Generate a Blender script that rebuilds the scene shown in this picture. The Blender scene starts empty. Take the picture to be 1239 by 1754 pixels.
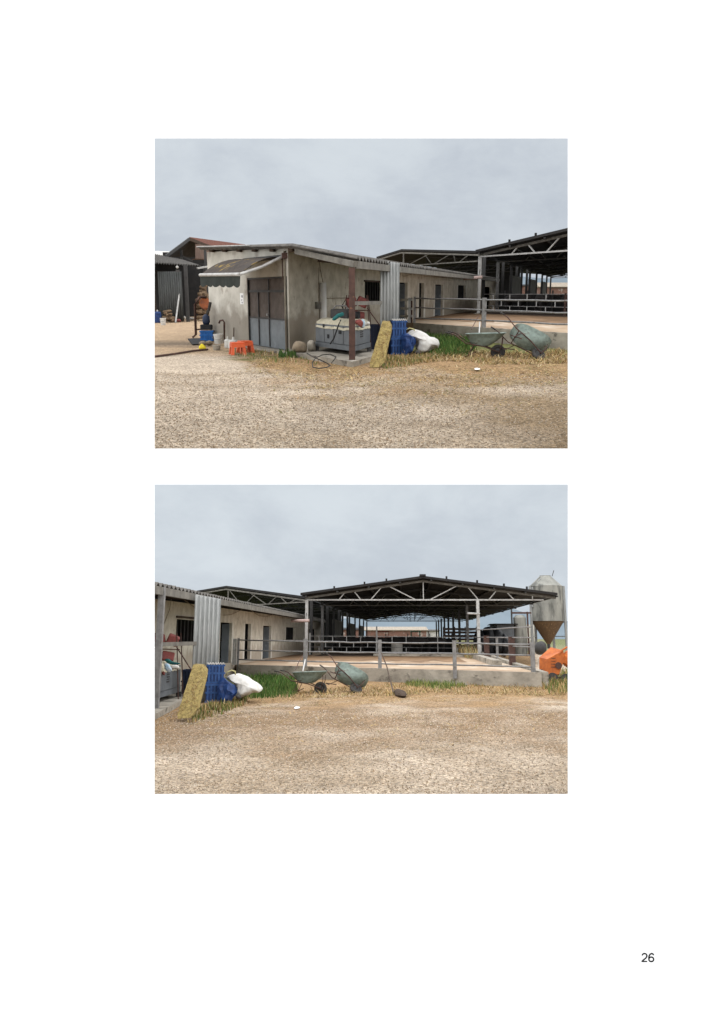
import bpy, math, random
from mathutils import Vector, Matrix, noise
R = math.radians
rnd = random.Random(7)
scene = bpy.context.scene
col = scene.collection
# ------------------------------------------------------------------ camera, world, sun
F = 1300.0; CX, CY = 619.5, 796.0          # focal length and principal point in pixels of the 1239 x 1754 page
cd = bpy.data.cameras.new("camera"); cam = bpy.data.objects.new("camera", cd); col.objects.link(cam)
cam.rotation_euler = (R(90), 0, 0)
cd.sensor_fit = 'VERTICAL'; cd.sensor_height = 36.0; cd.lens = 36.0 * F / 1754.0
cd.shift_y = -(877.0 - CY) / 1754.0
cd.clip_start = 0.1; cd.clip_end = 3000
scene.camera = cam
w = bpy.data.worlds.new("World"); scene.world = w; w.use_nodes = True
nt = w.node_tree; bg = nt.nodes["Background"]
bg.inputs[0].default_value = (0.97, 0.985, 1.0, 1); bg.inputs[1].default_value = 1.1     # even white overcast sky in front of the page
sl = bpy.data.lights.new("sun", 'SUN'); sl.energy = 0.9; sl.angle = R(15); sl.color = (1, .97, .93)
so = bpy.data.objects.new("sun", sl); col.objects.link(so)
so.rotation_euler = (R(38), 0, R(8))
scene.view_settings.view_transform = 'Standard'; scene.view_settings.look = 'None'
scene.view_settings.exposure = 0; scene.view_settings.gamma = 1
scene.cycles.use_denoising = True
scene.cycles.max_bounces = 6; scene.cycles.diffuse_bounces = 4; scene.cycles.glossy_bounces = 3
EYE = 1.6
# ------------------------------------------------------------------ helpers
class View:
    """One of the two places seen through the page. Its own level frame: x right, y ahead, z up from its ground."""
    def __init__(s, horizon, where):
        s.th = math.atan((CY - horizon) / F); s.s = math.sin(s.th); s.c = math.cos(s.th); s.where = where; s.tops = []
        s.M = Matrix.Rotation(s.th, 4, 'X') @ Matrix.Translation((0, 0, -EYE))
    def ray(s, px, py):
        u = (px - CX) / F; w_ = (CY - py) / F
        return Vector((u, s.c + w_ * s.s, -s.s + w_ * s.c))
    def G(s, px, py, z=0.0):
        d = s.ray(px, py); return Vector((0, 0, EYE)) + d * ((z - EYE) / d.z)
    def P(s, px, py, Y):
        d = s.ray(px, py); return Vector((0, 0, EYE)) + d * (Y / d.y)
    def Z(s, p, py):
        t = s.M @ Vector((p.x, p.y, 0)); w_ = (CY - py) / F
        return EYE + p.y * math.tan(math.atan(w_) - s.th)
    def up(s, p, py):
        return Vector((p.x, p.y, s.Z(p, py)))
    def pl(s, px, py, o, d):
        """where the ray of a pixel meets the upright plane through o along d"""
        n = Vector((d.y, -d.x, 0)); r = s.ray(px, py); e = Vector((0, 0, EYE))
        return e + r * ((o - e).dot(n) / r.dot(n))
    def px(s, p):
        q = s.M @ Vector(p); return CX + F * q.x / q.y, CY - F * q.z / q.y
V = None
def tag(o, label=None, cat=None, group=None, kind=None):
    for k, v in (("label", label), ("category", cat), ("group", group), ("kind", kind)):
        if v: o[k] = v
    return o
def thing(name, label, cat, base, group=None):
    o = bpy.data.objects.new(name, None); col.objects.link(o); o.location = Vector(base); o.empty_display_size = .2
    V.tops.append(o); return tag(o, label, cat, group)
def origin(o):
    p = Vector((0, 0, 0))
    while o: p += o.location; o = o.parent
    return p
class MB:
    def __init__(s): s.v = []; s.f = []; s.sm = False; s.c = None
    def quad(s, *p):
        n = len(s.v); s.v += [Vector(q) for q in p]; s.f.append(tuple(range(n, n + len(p))))
        return s
    def box(s, lo, hi, rot=None, at=None):
        n = len(s.v)
        for z in (lo[2], hi[2]):
            for x, y in ((lo[0], lo[1]), (hi[0], lo[1]), (hi[0], hi[1]), (lo[0], hi[1])):
                p = Vector((x, y, z))
                if rot is not None: p = rot @ p
                if at is not None: p = p + Vector(at)
                s.v.append(p)
        for f in ((0, 3, 2, 1), (4, 5, 6, 7), (0, 1, 5, 4), (1, 2, 6, 5), (2, 3, 7, 6), (3, 0, 4, 7)): s.f.append(tuple(n + i for i in f))
        return s
    def prism(s, base, top):
        n = len(s.v); k = len(base); s.v += [Vector(p) for p in base] + [Vector(p) for p in top]
        s.f.append(tuple(n + i for i in reversed(range(k)))); s.f.append(tuple(n + k + i for i in range(k)))
        for i in range(k): j = (i + 1) % k; s.f.append((n + i, n + j, n + k + j, n + k + i))
        return s
    def bar(s, a, b, w, h=None, up=(0, 0, 1)):
        a = Vector(a); b = Vector(b); h = h or w; d = (b - a).normalized(); u = Vector(up)
        if abs(d.dot(u)) > .95: u = Vector((0, 1, 0))
        x = d.cross(u).normalized(); y = x.cross(d)
        q = [x * sx * w / 2 + y * sy * h / 2 for sx, sy in ((-1, -1), (1, -1), (1, 1), (-1, 1))]
        return s.prism([a + k for k in q], [b + k for k in q])
    def tube(s, pts, r, n=7):
        pts = [Vector(p) for p in pts]; rs = r if isinstance(r, (list, tuple)) else [r] * len(pts); b = len(s.v)
        for i, p in enumerate(pts):
            d = (pts[min(i + 1, len(pts) - 1)] - pts[max(i - 1, 0)]).normalized()
            u = Vector((0, 0, 1)) if abs(d.z) < .9 else Vector((0, 1, 0))
            x = d.cross(u).normalized(); y = x.cross(d)
            for k in range(n):
                a = 2 * math.pi * k / n; s.v.append(p + (x * math.cos(a) + y * math.sin(a)) * rs[i])
        for i in range(len(pts) - 1):
            for k in range(n):
                k2 = (k + 1) % n; s.f.append((b + i * n + k, b + i * n + k2, b + (i + 1) * n + k2, b + (i + 1) * n + k))
        s.f.append(tuple(b + k for k in reversed(range(n)))); s.f.append(tuple(b + (len(pts) - 1) * n + k for k in range(n)))
        return s
    def lathe(s, c, prof, n=20, rot=None, caps=True):
        c = Vector(c); b = len(s.v)
        for r, z in prof:
            for k in range(n):
                a = 2 * math.pi * k / n; p = Vector((r * math.cos(a), r * math.sin(a), z))
                if rot is not None: p = rot @ p
                s.v.append(c + p)
        for i in range(len(prof) - 1):
            for k in range(n):
                k2 = (k + 1) % n; s.f.append((b + i * n + k, b + i * n + k2, b + (i + 1) * n + k2, b + (i + 1) * n + k))
        if caps:
            s.f.append(tuple(b + k for k in reversed(range(n)))); s.f.append(tuple(b + (len(prof) - 1) * n + k for k in range(n)))
        return s
    def grid(s, fn, nu, nv):
        b = len(s.v)
        for i in range(nu + 1):
            for j in range(nv + 1): s.v.append(Vector(fn(i / nu, j / nv)))
        for i in range(nu):
            for j in range(nv):
                k = b + i * (nv + 1) + j; s.f.append((k, k + nv + 1, k + nv + 2, k + 1))
        return s
    def puff(s, outline, T, lump=.02, rings=7, seed=0, fold=0):
        """closed pillow over a flat outline of 3D points; T is the half thickness vector"""
        o = [Vector(p) for p in outline]
        q = []
        for i, p in enumerate(o):
            nx = o[(i + 1) % len(o)]
            for t in (0, .25, .5, .75): q.append(p.lerp(nx, t))
        # round the corners a little
        for _ in range(2): q = [(q[i - 1] + q[i] * 2 + q[(i + 1) % len(q)]) / 4 for i in range(len(q))]
        c = sum(q, Vector()) / len(q); T = Vector(T); n = len(q)
        for side in (1, -1):
            b = len(s.v)
            for k in range(rings):
                t = 1 - k / rings; h = math.sqrt(max(0, 1 - t ** 2.6))
                for p in q:
                    v = c + (p - c) * t + T * h * side
                    if k or True:
                        nn = noise.noise_vector(v * 3.1 + Vector((seed, seed, 0))) + .5 * noise.noise_vector(v * 8 + Vector((seed, 0, 0)))
                        v += nn * lump * (1 if k else .6)
                        if fold and k: v += T.normalized() * side * fold * abs(noise.noise(Vector((v.x * 5 + seed, v.y * 5, v.z * 2.2)))) * -2
                    s.v.append(v)
            s.v.append(c + T * side)
            for k in range(rings - 1):
                for i in range(n):
                    j = (i + 1) % n; f = (b + k * n + i, b + k * n + j, b + (k + 1) * n + j, b + (k + 1) * n + i)
                    s.f.append(f if side > 0 else f[::-1])
            for i in range(n):
                f = (b + (rings - 1) * n + i, b + (rings - 1) * n + (i + 1) % n, b + rings * n); s.f.append(f if side > 0 else f[::-1])
        return s
    def build(s, name, m, parent=None, kind=None, label=None, cat=None, group=None, smooth=False, colors=None, bevel=0):
        base = origin(parent)
        if parent is None:
            xs = [v.x for v in s.v]; ys = [v.y for v in s.v]; zs = [v.z for v in s.v]
            base = Vector(((min(xs) + max(xs)) / 2, (min(ys) + max(ys)) / 2, min(zs)))
            if kind == 'structure' or kind == 'stuff': base = Vector((0, 0, 0))
        me = bpy.data.meshes.new(name); me.from_pydata([v - base for v in s.v], [], s.f); me.update()
        if colors:
            a = me.color_attributes.new("Col", 'FLOAT_COLOR', 'POINT'); a.data.foreach_set("color", [x for c_ in colors for x in c_])
        me.materials.append(m)
        if smooth: me.polygons.foreach_set("use_smooth", [True] * len(me.polygons))
        o = bpy.data.objects.new(name, me); col.objects.link(o)
        if parent is None: o.location = base; V.tops.append(o)
        else: o.parent = parent
        if bevel:
            bv = o.modifiers.new("bevel", 'BEVEL'); bv.width = bevel; bv.segments = 2; bv.limit_method = 'ANGLE'
        return tag(o, label, cat, group, kind)
ZEN, ZENB = 2.5, 2.9      # brightness of the overcast sky overhead in each view
_m = {}
def mat(name, c1, c2=None, scale=4, rough=.8, metal=0, bump=0, bscale=None, lo=.35, hi=.65, stretch=None, c3=None, s3=1, t3=.6, detail=6, low=None, alpha=None):
    if name in _m: return _m[name]
    m = bpy.data.materials.new(name); m.use_nodes = True; n = m.node_tree; N = n.nodes; L = n.links
    b = N["Principled BSDF"]; b.inputs["Roughness"].default_value = rough; b.inputs["Metallic"].default_value = metal
    b.inputs["Base Color"].default_value = (*c1, 1); b.inputs["Specular IOR Level"].default_value = .3
    tc = N.new("ShaderNodeTexCoord"); src = tc.outputs["Object"]
    if stretch:
        mp = N.new("ShaderNodeMapping"); mp.inputs["Scale"].default_value = stretch; L.new(src, mp.inputs[0]); src = mp.outputs[0]
    def nz(sc, d=detail):
        t = N.new("ShaderNodeTexNoise"); t.inputs["Scale"].default_value = sc; t.inputs["Detail"].default_value = d; t.inputs["Roughness"].default_value = .62
        L.new(src, t.inputs["Vector"]); return t.outputs["Fac"]
    def ramp(v, a, b_):
        r = N.new("ShaderNodeMapRange"); r.inputs["From Min"].default_value = a; r.inputs["From Max"].default_value = b_; L.new(v, r.inputs["Value"]); return r.outputs[0]
    out = None
    if c2:
        mx = N.new("ShaderNodeMix"); mx.data_type = 'RGBA'; mx.inputs[6].default_value = (*c1, 1); mx.inputs[7].default_value = (*c2, 1)
        L.new(ramp(nz(scale), lo, hi), mx.inputs[0]); out = mx.outputs[2]
    if c3:
        mx = N.new("ShaderNodeMix"); mx.data_type = 'RGBA'; mx.inputs[7].default_value = (*c3, 1)
        if out: L.new(out, mx.inputs[6])
        else: mx.inputs[6].default_value = (*c1, 1)
        L.new(ramp(nz(s3), t3, t3 + .1), mx.inputs[0]); out = mx.outputs[2]
    if low:                         # dirt splashed on the foot of a wall: (colour, height)
        sp = N.new("ShaderNodeSeparateXYZ"); L.new(tc.outputs["Object"], sp.inputs[0])
        ad = N.new("ShaderNodeMath"); ad.operation = 'MULTIPLY_ADD'; ad.inputs[1].default_value = -1.6; L.new(nz(1.3), ad.inputs[0]); L.new(sp.outputs[2], ad.inputs[2])
        r = N.new("ShaderNodeMapRange"); r.inputs["From Min"].default_value = low[1] - .8; r.inputs["From Max"].default_value = low[1] - .35
        r.inputs["To Min"].default_value = .8; r.inputs["To Max"].default_value = 0; L.new(ad.outputs[0], r.inputs["Value"])
        mx = N.new("ShaderNodeMix"); mx.data_type = 'RGBA'; mx.inputs[7].default_value = (*low[0], 1); L.new(out, mx.inputs[6]); L.new(r.outputs[0], mx.inputs[0]); out = mx.outputs[2]
    if out: L.new(out, b.inputs["Base Color"])
    if bump:
        bp = N.new("ShaderNodeBump"); bp.inputs["Strength"].default_value = 1; bp.inputs["Distance"].default_value = bump
        L.new(nz(bscale or scale * 3), bp.inputs["Height"]); L.new(bp.outputs[0], b.inputs["Normal"])
    _m[name] = m; return m
def mat_col(name, rough=.9):
    m = bpy.data.materials.new(name); m.use_nodes = True; n = m.node_tree
    a = n.nodes.new("ShaderNodeVertexColor"); a.layer_name = "Col"; b = n.nodes["Principled BSDF"]
    n.links.new(a.outputs[0], b.inputs["Base Color"]); b.inputs["Roughness"].default_value = rough; b.inputs["Specular IOR Level"].default_value = .2
    return m
M_plaster = mat("old plaster", (.55, .525, .46), (.41, .39, .335), 1.6, .95, bump=.012, bscale=14, c3=(.31, .28, .235), s3=1.4, t3=.56, low=((.20, .175, .14), .95))
M_plaster2 = mat("flaking plaster", (.57, .53, .44), (.39, .355, .285), 2.6, .95, bump=.012, bscale=14, c3=(.25, .21, .16), s3=3.2, t3=.6, low=((.3, .25, .19), .9))
M_conc = mat("worn concrete", (.36, .325, .265), (.20, .18, .145), 1.6, .95, bump=.01, c3=(.10, .088, .07), s3=2.2, t3=.55, stretch=(1, 1, 1.6))
M_slab = mat("yard concrete", (.40, .30, .20), (.24, .155, .09), .35, .9, bump=.01, bscale=9, c3=(.47, .385, .29), s3=.5, t3=.52, stretch=(1, .45, 1))
M_sheet = mat("fibre cement sheet", (.125, .115, .10), (.065, .06, .053), 3, .9, c3=(.045, .042, .038), s3=5, t3=.55)
M_panel = mat("grey wall panel", (.17, .165, .145), (.12, .115, .10), 1, .95)
M_dark_sheet = mat("dark roof sheet", (.028, .026, .024), (.015, .014, .014), 2, .95)  # near black, so the shade under the roofs is partly in the colour
M_galv = mat("galvanised steel", (.30, .305, .29), (.20, .205, .195), 2.5, .6, metal=.1, stretch=(6, 6, .7), c3=(.15, .15, .14), s3=4, t3=.58)
M_galv_old = mat("old galvanised sheet", (.085, .09, .085), (.05, .052, .05), 2.5, .7, stretch=(6, 6, .7))
M_steel = mat("grey steel rail", (.23, .225, .215), (.14, .135, .13), 7, .6, metal=.15, c3=(.11, .075, .055), s3=5, t3=.6)
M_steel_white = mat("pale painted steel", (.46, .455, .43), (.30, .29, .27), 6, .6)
M_steel_dark = mat("grimy and shaded steel", (.055, .053, .05), (.035, .034, .033), 5, .7)  # also carries the shade painted onto rear trusses and columns
M_rust = mat("rusty steel", (.085, .045, .035), (.05, .03, .024), 6, .85, c3=(.16, .075, .045), s3=9, t3=.6)
M_fascia = mat("grey fascia", (.17, .16, .135), (.09, .082, .07), 4, .8)
M_wood = mat("old wood", (.08, .055, .038), (.05, .034, .024), 3, .9, stretch=(8, 8, 1))
M_black = mat("black plastic", (.014, .014, .015), (.022, .022, .023), 6, .9)
M_rubber = mat("rubber", (.025, .024, .022), (.05, .045, .04), 9, .85)
M_dkint = mat("dark interior", (.02, .019, .018), (.012, .012, .012), 3, .95)  # indoor shade put into a near-black wall colour
M_blue = mat("blue plastic", (.013, .045, .155), (.008, .022, .08), 7, .55, bump=.008, bscale=12, c3=(.07, .13, .27), s3=11, t3=.66)
M_blue_rib = mat("lighter blue rib", (.03, .085, .24), (.015, .05, .15), 9, .5)  # ribs a lighter blue than the crate shell
M_blue2 = mat("bright blue plastic", (.015, .12, .38), (.01, .08, .26), 6, .5)
M_dkblue = mat("dark blue plastic", (.012, .02, .045), (.02, .03, .06), 6, .6)
M_white = mat("dirty white plastic", (.60, .59, .55), (.42, .40, .36), 5, .8, bump=.012, bscale=7)
M_pvc = mat("white pvc", (.80, .79, .75), (.68, .66, .6), 3, .6)
M_cream = mat("fleece", (.52, .48, .36), (.36, .33, .24), 5, .95, bump=.02, bscale=16)
M_straw = mat("straw board", (.34, .26, .095), (.16, .115, .04), 9, .95, bump=.025, bscale=30, stretch=(1.6, 1.6, .45), c3=(.09, .065, .025), s3=18, t3=.58)
M_grey = mat("grey machine paint", (.12, .13, .135), (.085, .092, .098), 3, .6, c3=(.1, .1, .1), s3=7, t3=.66)
M_green = mat("worn green paint", (.20, .25, .215), (.115, .145, .125), 7, .65, c3=(.10, .07, .045), s3=4.5, t3=.585, bump=.014)
M_orange = mat("orange paint", (.48, .13, .025), (.30, .075, .018), 5, .6)
M_stool = mat("orange plastic", (.66, .12, .04), (.5, .085, .03), 5, .5)
M_red = mat("faded red paint", (.26, .07, .06), (.13, .04, .035), 9, .7)
M_teal = mat("teal rag", (.02, .13, .12), (.01, .07, .075), 8, .9, bump=.02)
M_yellow = mat("yellow plastic", (.75, .62, .03), (.55, .45, .02), 8, .6)
M_stone = mat("tufa block", (.28, .225, .155), (.17, .135, .095), 6, .95, bump=.03, bscale=9)
M_doorg = mat("grey door panel", (.17, .19, .20), (.12, .135, .145), 3, .6, c3=(.25, .27, .28), s3=2.4, t3=.6)
M_mesh = mat("dusty mesh", (.115, .092, .078), (.075, .06, .05), 5, .8, bump=.01, bscale=60)
M_canvas = mat("awning canvas", (.055, .042, .032), (.03, .024, .02), 6, .95, c3=(.26, .17, .03), s3=2.4, t3=.57, bump=.01)
M_valance = mat("awning valance", (.016, .021, .017), (.028, .032, .027), 6, .95)
M_tile = mat("clay tile", (.19, .075, .05), (.10, .045, .033), 9, .9, bump=.03)
M_board = mat("weathered board", (.19, .125, .095), (.11, .08, .065), 2, .9, stretch=(7, 7, 1), c3=(.25, .19, .14), s3=2, t3=.58)
M_hill = mat("hazed hill forest", (.185, .225, .25), (.15, .19, .215), .02, 1)  # blue-grey of distant haze painted into the hill colour
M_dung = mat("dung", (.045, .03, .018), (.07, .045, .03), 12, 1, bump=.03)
M_log = mat("cut log", (.22, .15, .09), (.12, .08, .05), 5, .95, bump=.02)
M_paper = mat("paper", (.8, .8, .78), (.7, .7, .68), 8, .9)
M_print = mat("black print", (.005, .005, .005), rough=1)
M_wire = mat("cable", (.25, .20, .15), (.16, .13, .10), 5, .8)
M_page = mat("page paper", (.93, .93, .93), rough=1)
M_gray_ink = mat("grey print", (.22, .22, .23), rough=.9)
M_pink = mat("pinkish lamp housing", (.44, .33, .29), (.34, .25, .22), 5, .6)
M_brown_cone = mat("brown hopper", (.12, .07, .032), (.08, .05, .026), 2, .7, stretch=(3, 3, .6), c3=(.24, .15, .08), s3=3, t3=.6)
M_silo = mat("silo grp", (.27, .265, .23), (.16, .16, .14), .8, .85, c3=(.10, .10, .088), s3=.9, t3=.52, stretch=(1.6, 1.6, .45))
M_tarp = mat("black wrap", (.012, .014, .016), (.025, .027, .03), 3, .55, bump=.05, bscale=2)
# ------------------------------------------------------------------ setting builders
def mat_sky(name, ca, cb, strength, scale, seed):
    m = bpy.data.materials.new(name); m.use_nodes = True; n = m.node_tree; n.nodes.clear(); N = n.nodes; L = n.links
    o = N.new("ShaderNodeOutputMaterial"); e = N.new("ShaderNodeEmission"); tc = N.new("ShaderNodeTexCoord"); mp = N.new("ShaderNodeMapping")
    mp.inputs["Location"].default_value = (seed, seed * 2, 0); mp.inputs["Scale"].default_value = (.5, .5, 1)
    t = N.new("ShaderNodeTexNoise"); t.inputs["Scale"].default_value = scale; t.inputs["Detail"].default_value = 10; t.inputs["Roughness"].default_value = .62; t.inputs["Distortion"].default_value = .25
    r = N.new("ShaderNodeMapRange"); r.inputs["From Min"].default_value = .30; r.inputs["From Max"].default_value = .70; r.interpolation_type = 'SMOOTHSTEP'
    mx = N.new("ShaderNodeMix"); mx.data_type = 'RGBA'; mx.inputs[6].default_value = (*ca, 1); mx.inputs[7].default_value = (*cb, 1)
    L.new(tc.outputs["Object"], mp.inputs[0]); L.new(mp.outputs[0], t.inputs["Vector"]); L.new(t.outputs["Fac"], r.inputs[0]); L.new(r.outputs[0], mx.inputs[0])
    L.new(mx.outputs[2], e.inputs[0]); e.inputs[1].default_value = strength; L.new(e.outputs[0], o.inputs[0])
    m.cycles.emission_sampling = 'FRONT_BACK' if hasattr(m.cycles, 'emission_sampling') else 'AUTO'
    return m
M_side_sky = None
def vault(y0, y1, hw0, hw1, top0, top1, zen, m_far, m_zen, zlow=-2.0):
    """y in the view's level frame; the vault widens away from the page"""
    b = MB()
    A = [Vector((-hw0, y0, zlow)), Vector((hw0, y0, zlow)), Vector((hw0, y0, top0)), Vector((-hw0, y0, top0))]
    B = [Vector((-hw1, y1, zlow)), Vector((hw1, y1, zlow)), Vector((hw1, y1, top1)), Vector((-hw1, y1, top1))]
    b.quad(B[0], B[1], B[2], B[3])
    b.quad(A[3], A[2], B[2], B[3]); b.quad(A[0], A[3], B[3], B[0]); b.quad(A[1], B[1], B[2], A[2])
    o = b.build("sky", m_far, kind="structure"); o.data.materials.append(m_zen)
    o.data.materials.append(mat_sky("overcast side upper", (.93, .96, 1), (1, 1, 1), 1.75, .01, 8.0))
    for i, k in ((1, 1), (2, 2), (3, 2)): o.data.polygons[i].material_index = k
    return o
def mat_ground():
    m = bpy.data.materials.new("gravel ground"); m.use_nodes = True; n = m.node_tree; N = n.nodes; L = n.links
    b = N["Principled BSDF"]; b.inputs["Roughness"].default_value = 1; b.inputs["Specular IOR Level"].default_value = .1
    tc = N.new("ShaderNodeTexCoord"); a = N.new("ShaderNodeVertexColor"); a.layer_name = "Col"
    v = N.new("ShaderNodeTexVoronoi"); v.inputs["Scale"].default_value = 34; L.new(tc.outputs["Object"], v.inputs["Vector"])
    t = N.new("ShaderNodeTexNoise"); t.inputs["Scale"].default_value = 30; t.inputs["Detail"].default_value = 6; t.inputs["Roughness"].default_value = .8; L.new(tc.outputs["Object"], t.inputs["Vector"])
    t2 = N.new("ShaderNodeTexNoise"); t2.inputs["Scale"].default_value = 1.1; t2.inputs["Detail"].default_value = 7; t2.inputs["Roughness"].default_value = .65; L.new(tc.outputs["Object"], t2.inputs["Vector"])
    s1 = N.new("ShaderNodeSeparateColor"); L.new(v.outputs["Color"], s1.inputs[0])
    def rg(x, a_, b_, c_, d_):
        r = N.new("ShaderNodeMapRange"); r.inputs[1].default_value = a_; r.inputs[2].default_value = b_; r.inputs[3].default_value = c_; r.inputs[4].default_value = d_; L.new(x, r.inputs[0]); return r.outputs[0]
    def mul(x, y):
        q = N.new("ShaderNodeMath"); q.operation = 'MULTIPLY'; L.new(x, q.inputs[0]); L.new(y, q.inputs[1]); return q.outputs[0]
    k = mul(mul(rg(s1.outputs[0], 0, 1, .5, 1.5), rg(t.outputs["Fac"], .3, .7, .62, 1.3)), rg(t2.outputs["Fac"], .3, .7, .8, 1.15))
    vm = N.new("ShaderNodeVectorMath"); vm.operation = 'SCALE'; L.new(a.outputs[0], vm.inputs[0]); L.new(k, vm.inputs["Scale"])
    L.new(vm.outputs[0], b.inputs["Base Color"])
    bp = N.new("ShaderNodeBump"); bp.inputs["Distance"].default_value = .03; L.new(t.outputs["Fac"], bp.inputs["Height"]); L.new(bp.outputs[0], b.inputs["Normal"])
    return m
M_ground = mat_ground(); M_bits = mat_col("loose bits"); M_blade = mat_col("grass blades")
def mixc(a, b, t): t = max(0, min(1, t)); return tuple(a[i] * (1 - t) + b[i] * t for i in range(3))
def fbm(x, y, s=1.0, seed=0):
    p = Vector((x * s, y * s, seed)); return noise.noise(p) * .6 + noise.noise(p * 2.1) * .3 + noise.noise(p * 4.3) * .15
def ground(y0, color_fn):
    ys = []; y = y0
    while y < 75: ys.append(y); y += .10 if y < 24 else .22 if y < 40 else .6
    ys += [80, 95, 120, 160, 230, 340, 480, 640]
    nu = 150; b = MB(); cols = []
    for i, y in enumerate(ys):
        for j in range(nu + 1):
            u = j / nu * 2 - 1; x = u * (5 + .34 * y) if abs(u) < .985 else math.copysign(6 + .68 * y, u)
            z = .018 * fbm(x, y, .8, 3) if y < 75 else 0
            b.v.append(Vector((x, y, z))); cols.append((*color_fn(x, y), 1))
    for i in range(len(ys) - 1):
        for j in range(nu):
            k = i * (nu + 1) + j; b.f.append((k, k + 1, k + nu + 2, k + nu + 1))
    return b.build("ground", M_ground, kind="structure", colors=cols, smooth=True)
def stones(y0, y1, n, dens, pal, label, cat="gravel"):
    b = MB(); cols = []; k = 0; tries = 0
    while k < n and tries < n * 6:
        tries += 1
        y = y0 + (y1 - y0) * rnd.random() ** 1.5; x = (rnd.random() * 2 - 1) * (.3 * y + .3)
        if rnd.random() > dens(x, y): continue
        r = rnd.uniform(.006, .014) * (1 + (y - y0) * .05); c = pal[int(rnd.random() * len(pal))]; f = rnd.uniform(.55, 1.1)
        a = rnd.random() * 6.28; z = .018 * fbm(x, y, .8, 3); q = len(b.v)
        ca, sa = math.cos(a), math.sin(a)
        for dx, dy, dz in ((1, 0, .1), (.2, .8, .2), (-1, .1, 0), (-.1, -.9, .15), (.1 + rnd.uniform(-.3, .3), .1, .75 + rnd.random() * .4)):
            dx *= rnd.uniform(.7, 1.2); dy *= rnd.uniform(.6, 1)
            b.v.append(Vector((x + (dx * ca - dy * sa) * r, y + (dx * sa + dy * ca) * r, z + dz * r))); cols.append((c[0] * f, c[1] * f, c[2] * f, 1))
        for i in range(4): b.f.append((q + i, q + (i + 1) % 4, q + 4))
        k += 1
    return b.build("gravel", M_bits, kind="stuff", colors=cols, label=label, cat=cat)
def blades(pts, hmin, hmax, wd, pal, name, label, cat, flat=0.0, parent=None):
    """pts: list of (x, y, z, size factor)"""
    b = MB(); cols = []
    for x, y, z, sf in pts:
        h = rnd.uniform(hmin, hmax) * sf; a = rnd.random() * 6.28; lean = (rnd.uniform(.1, .5) if not flat else rnd.uniform(flat, 1.4)) * h
        dx, dy = math.cos(a), math.sin(a); c = pal[int(rnd.random() * len(pal))]; f = rnd.uniform(.7, 1.25); w_ = wd * rnd.uniform(.6, 1.4)
        up = h * (1 if not flat else rnd.uniform(.03, .35) if flat > .6 else rnd.uniform(.12, .95)); b2 = rnd.random() * 3.14; px_, py_ = math.cos(b2) * w_, math.sin(b2) * w_; q = len(b.v)
        b.v += [Vector((x - px_, y - py_, z)), Vector((x + px_, y + py_, z)), Vector((x + dx * lean * .4 + px_ * .7, y + dy * lean * .4 + py_ * .7, z + up * .6)),
                Vector((x + dx * lean * .4 - px_ * .7, y + dy * lean * .4 - py_ * .7, z + up * .6)), Vector((x + dx * lean, y + dy * lean, z + up))]
        b.f += [(q, q + 1, q + 2, q + 3), (q + 3, q + 2, q + 4)]; cols += [(c[0] * f, c[1] * f, c[2] * f, 1)] * 5
    return b.build(name, M_blade, parent, kind="stuff", colors=cols, label=label, cat=cat)
def scatter(poly, n, V, jitter=0, zf=None, edge=None):
    """n ground points inside a pixel polygon"""
    out = []; g = [V.G(*p) for p in poly]; xs = [p.x for p in g]; ys = [p.y for p in g]
    def inside(x, y):
        c = False
        for i in range(len(g)):
            a, b = g[i], g[i - 1]
            if (a.y > y) != (b.y > y) and x < (b.x - a.x) * (y - a.y) / (b.y - a.y) + a.x: c = not c
        return c
    t = 0
    while len(out) < n and t < n * 30:
        t += 1; x = rnd.uniform(min(xs), max(xs)); y = rnd.uniform(min(ys), max(ys))
        nn = fbm(x, y, 1.2, 9)
        if inside(x + jitter * nn, y + jitter * nn * 2) and rnd.random() < .55 + nn: out.append((x, y, 0 if zf is None else zf, .7 + .6 * rnd.random() + nn * .5))
    return out
def wave(p0, p1, down, amp, n, per=6, thick=.012, out=Vector((0, 0, 1))):
    """corrugated sheet from the edge p0-p1 hanging along 'down'; waves point along 'out'"""
    b = MB(); p0, p1, down, out = Vector(p0), Vector(p1), Vector(down), Vector(out)
    for s_ in (0, 1):
        b.grid(lambda u, v: p0.lerp(p1, u) + down * v + out * (amp * math.sin(2 * math.pi * u * n) - s_ * thick), n * per, 2)
    k = len(b.v) // 2; nv = 3
    b.f += [(i * nv, i * nv + k, (i + 1) * nv + k, (i + 1) * nv) for i in range(n * per)]
    b.f += [(i * nv + 2, (i + 1) * nv + 2, (i + 1) * nv + 2 + k, i * nv + 2 + k) for i in range(n * per)]
    return b
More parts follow.
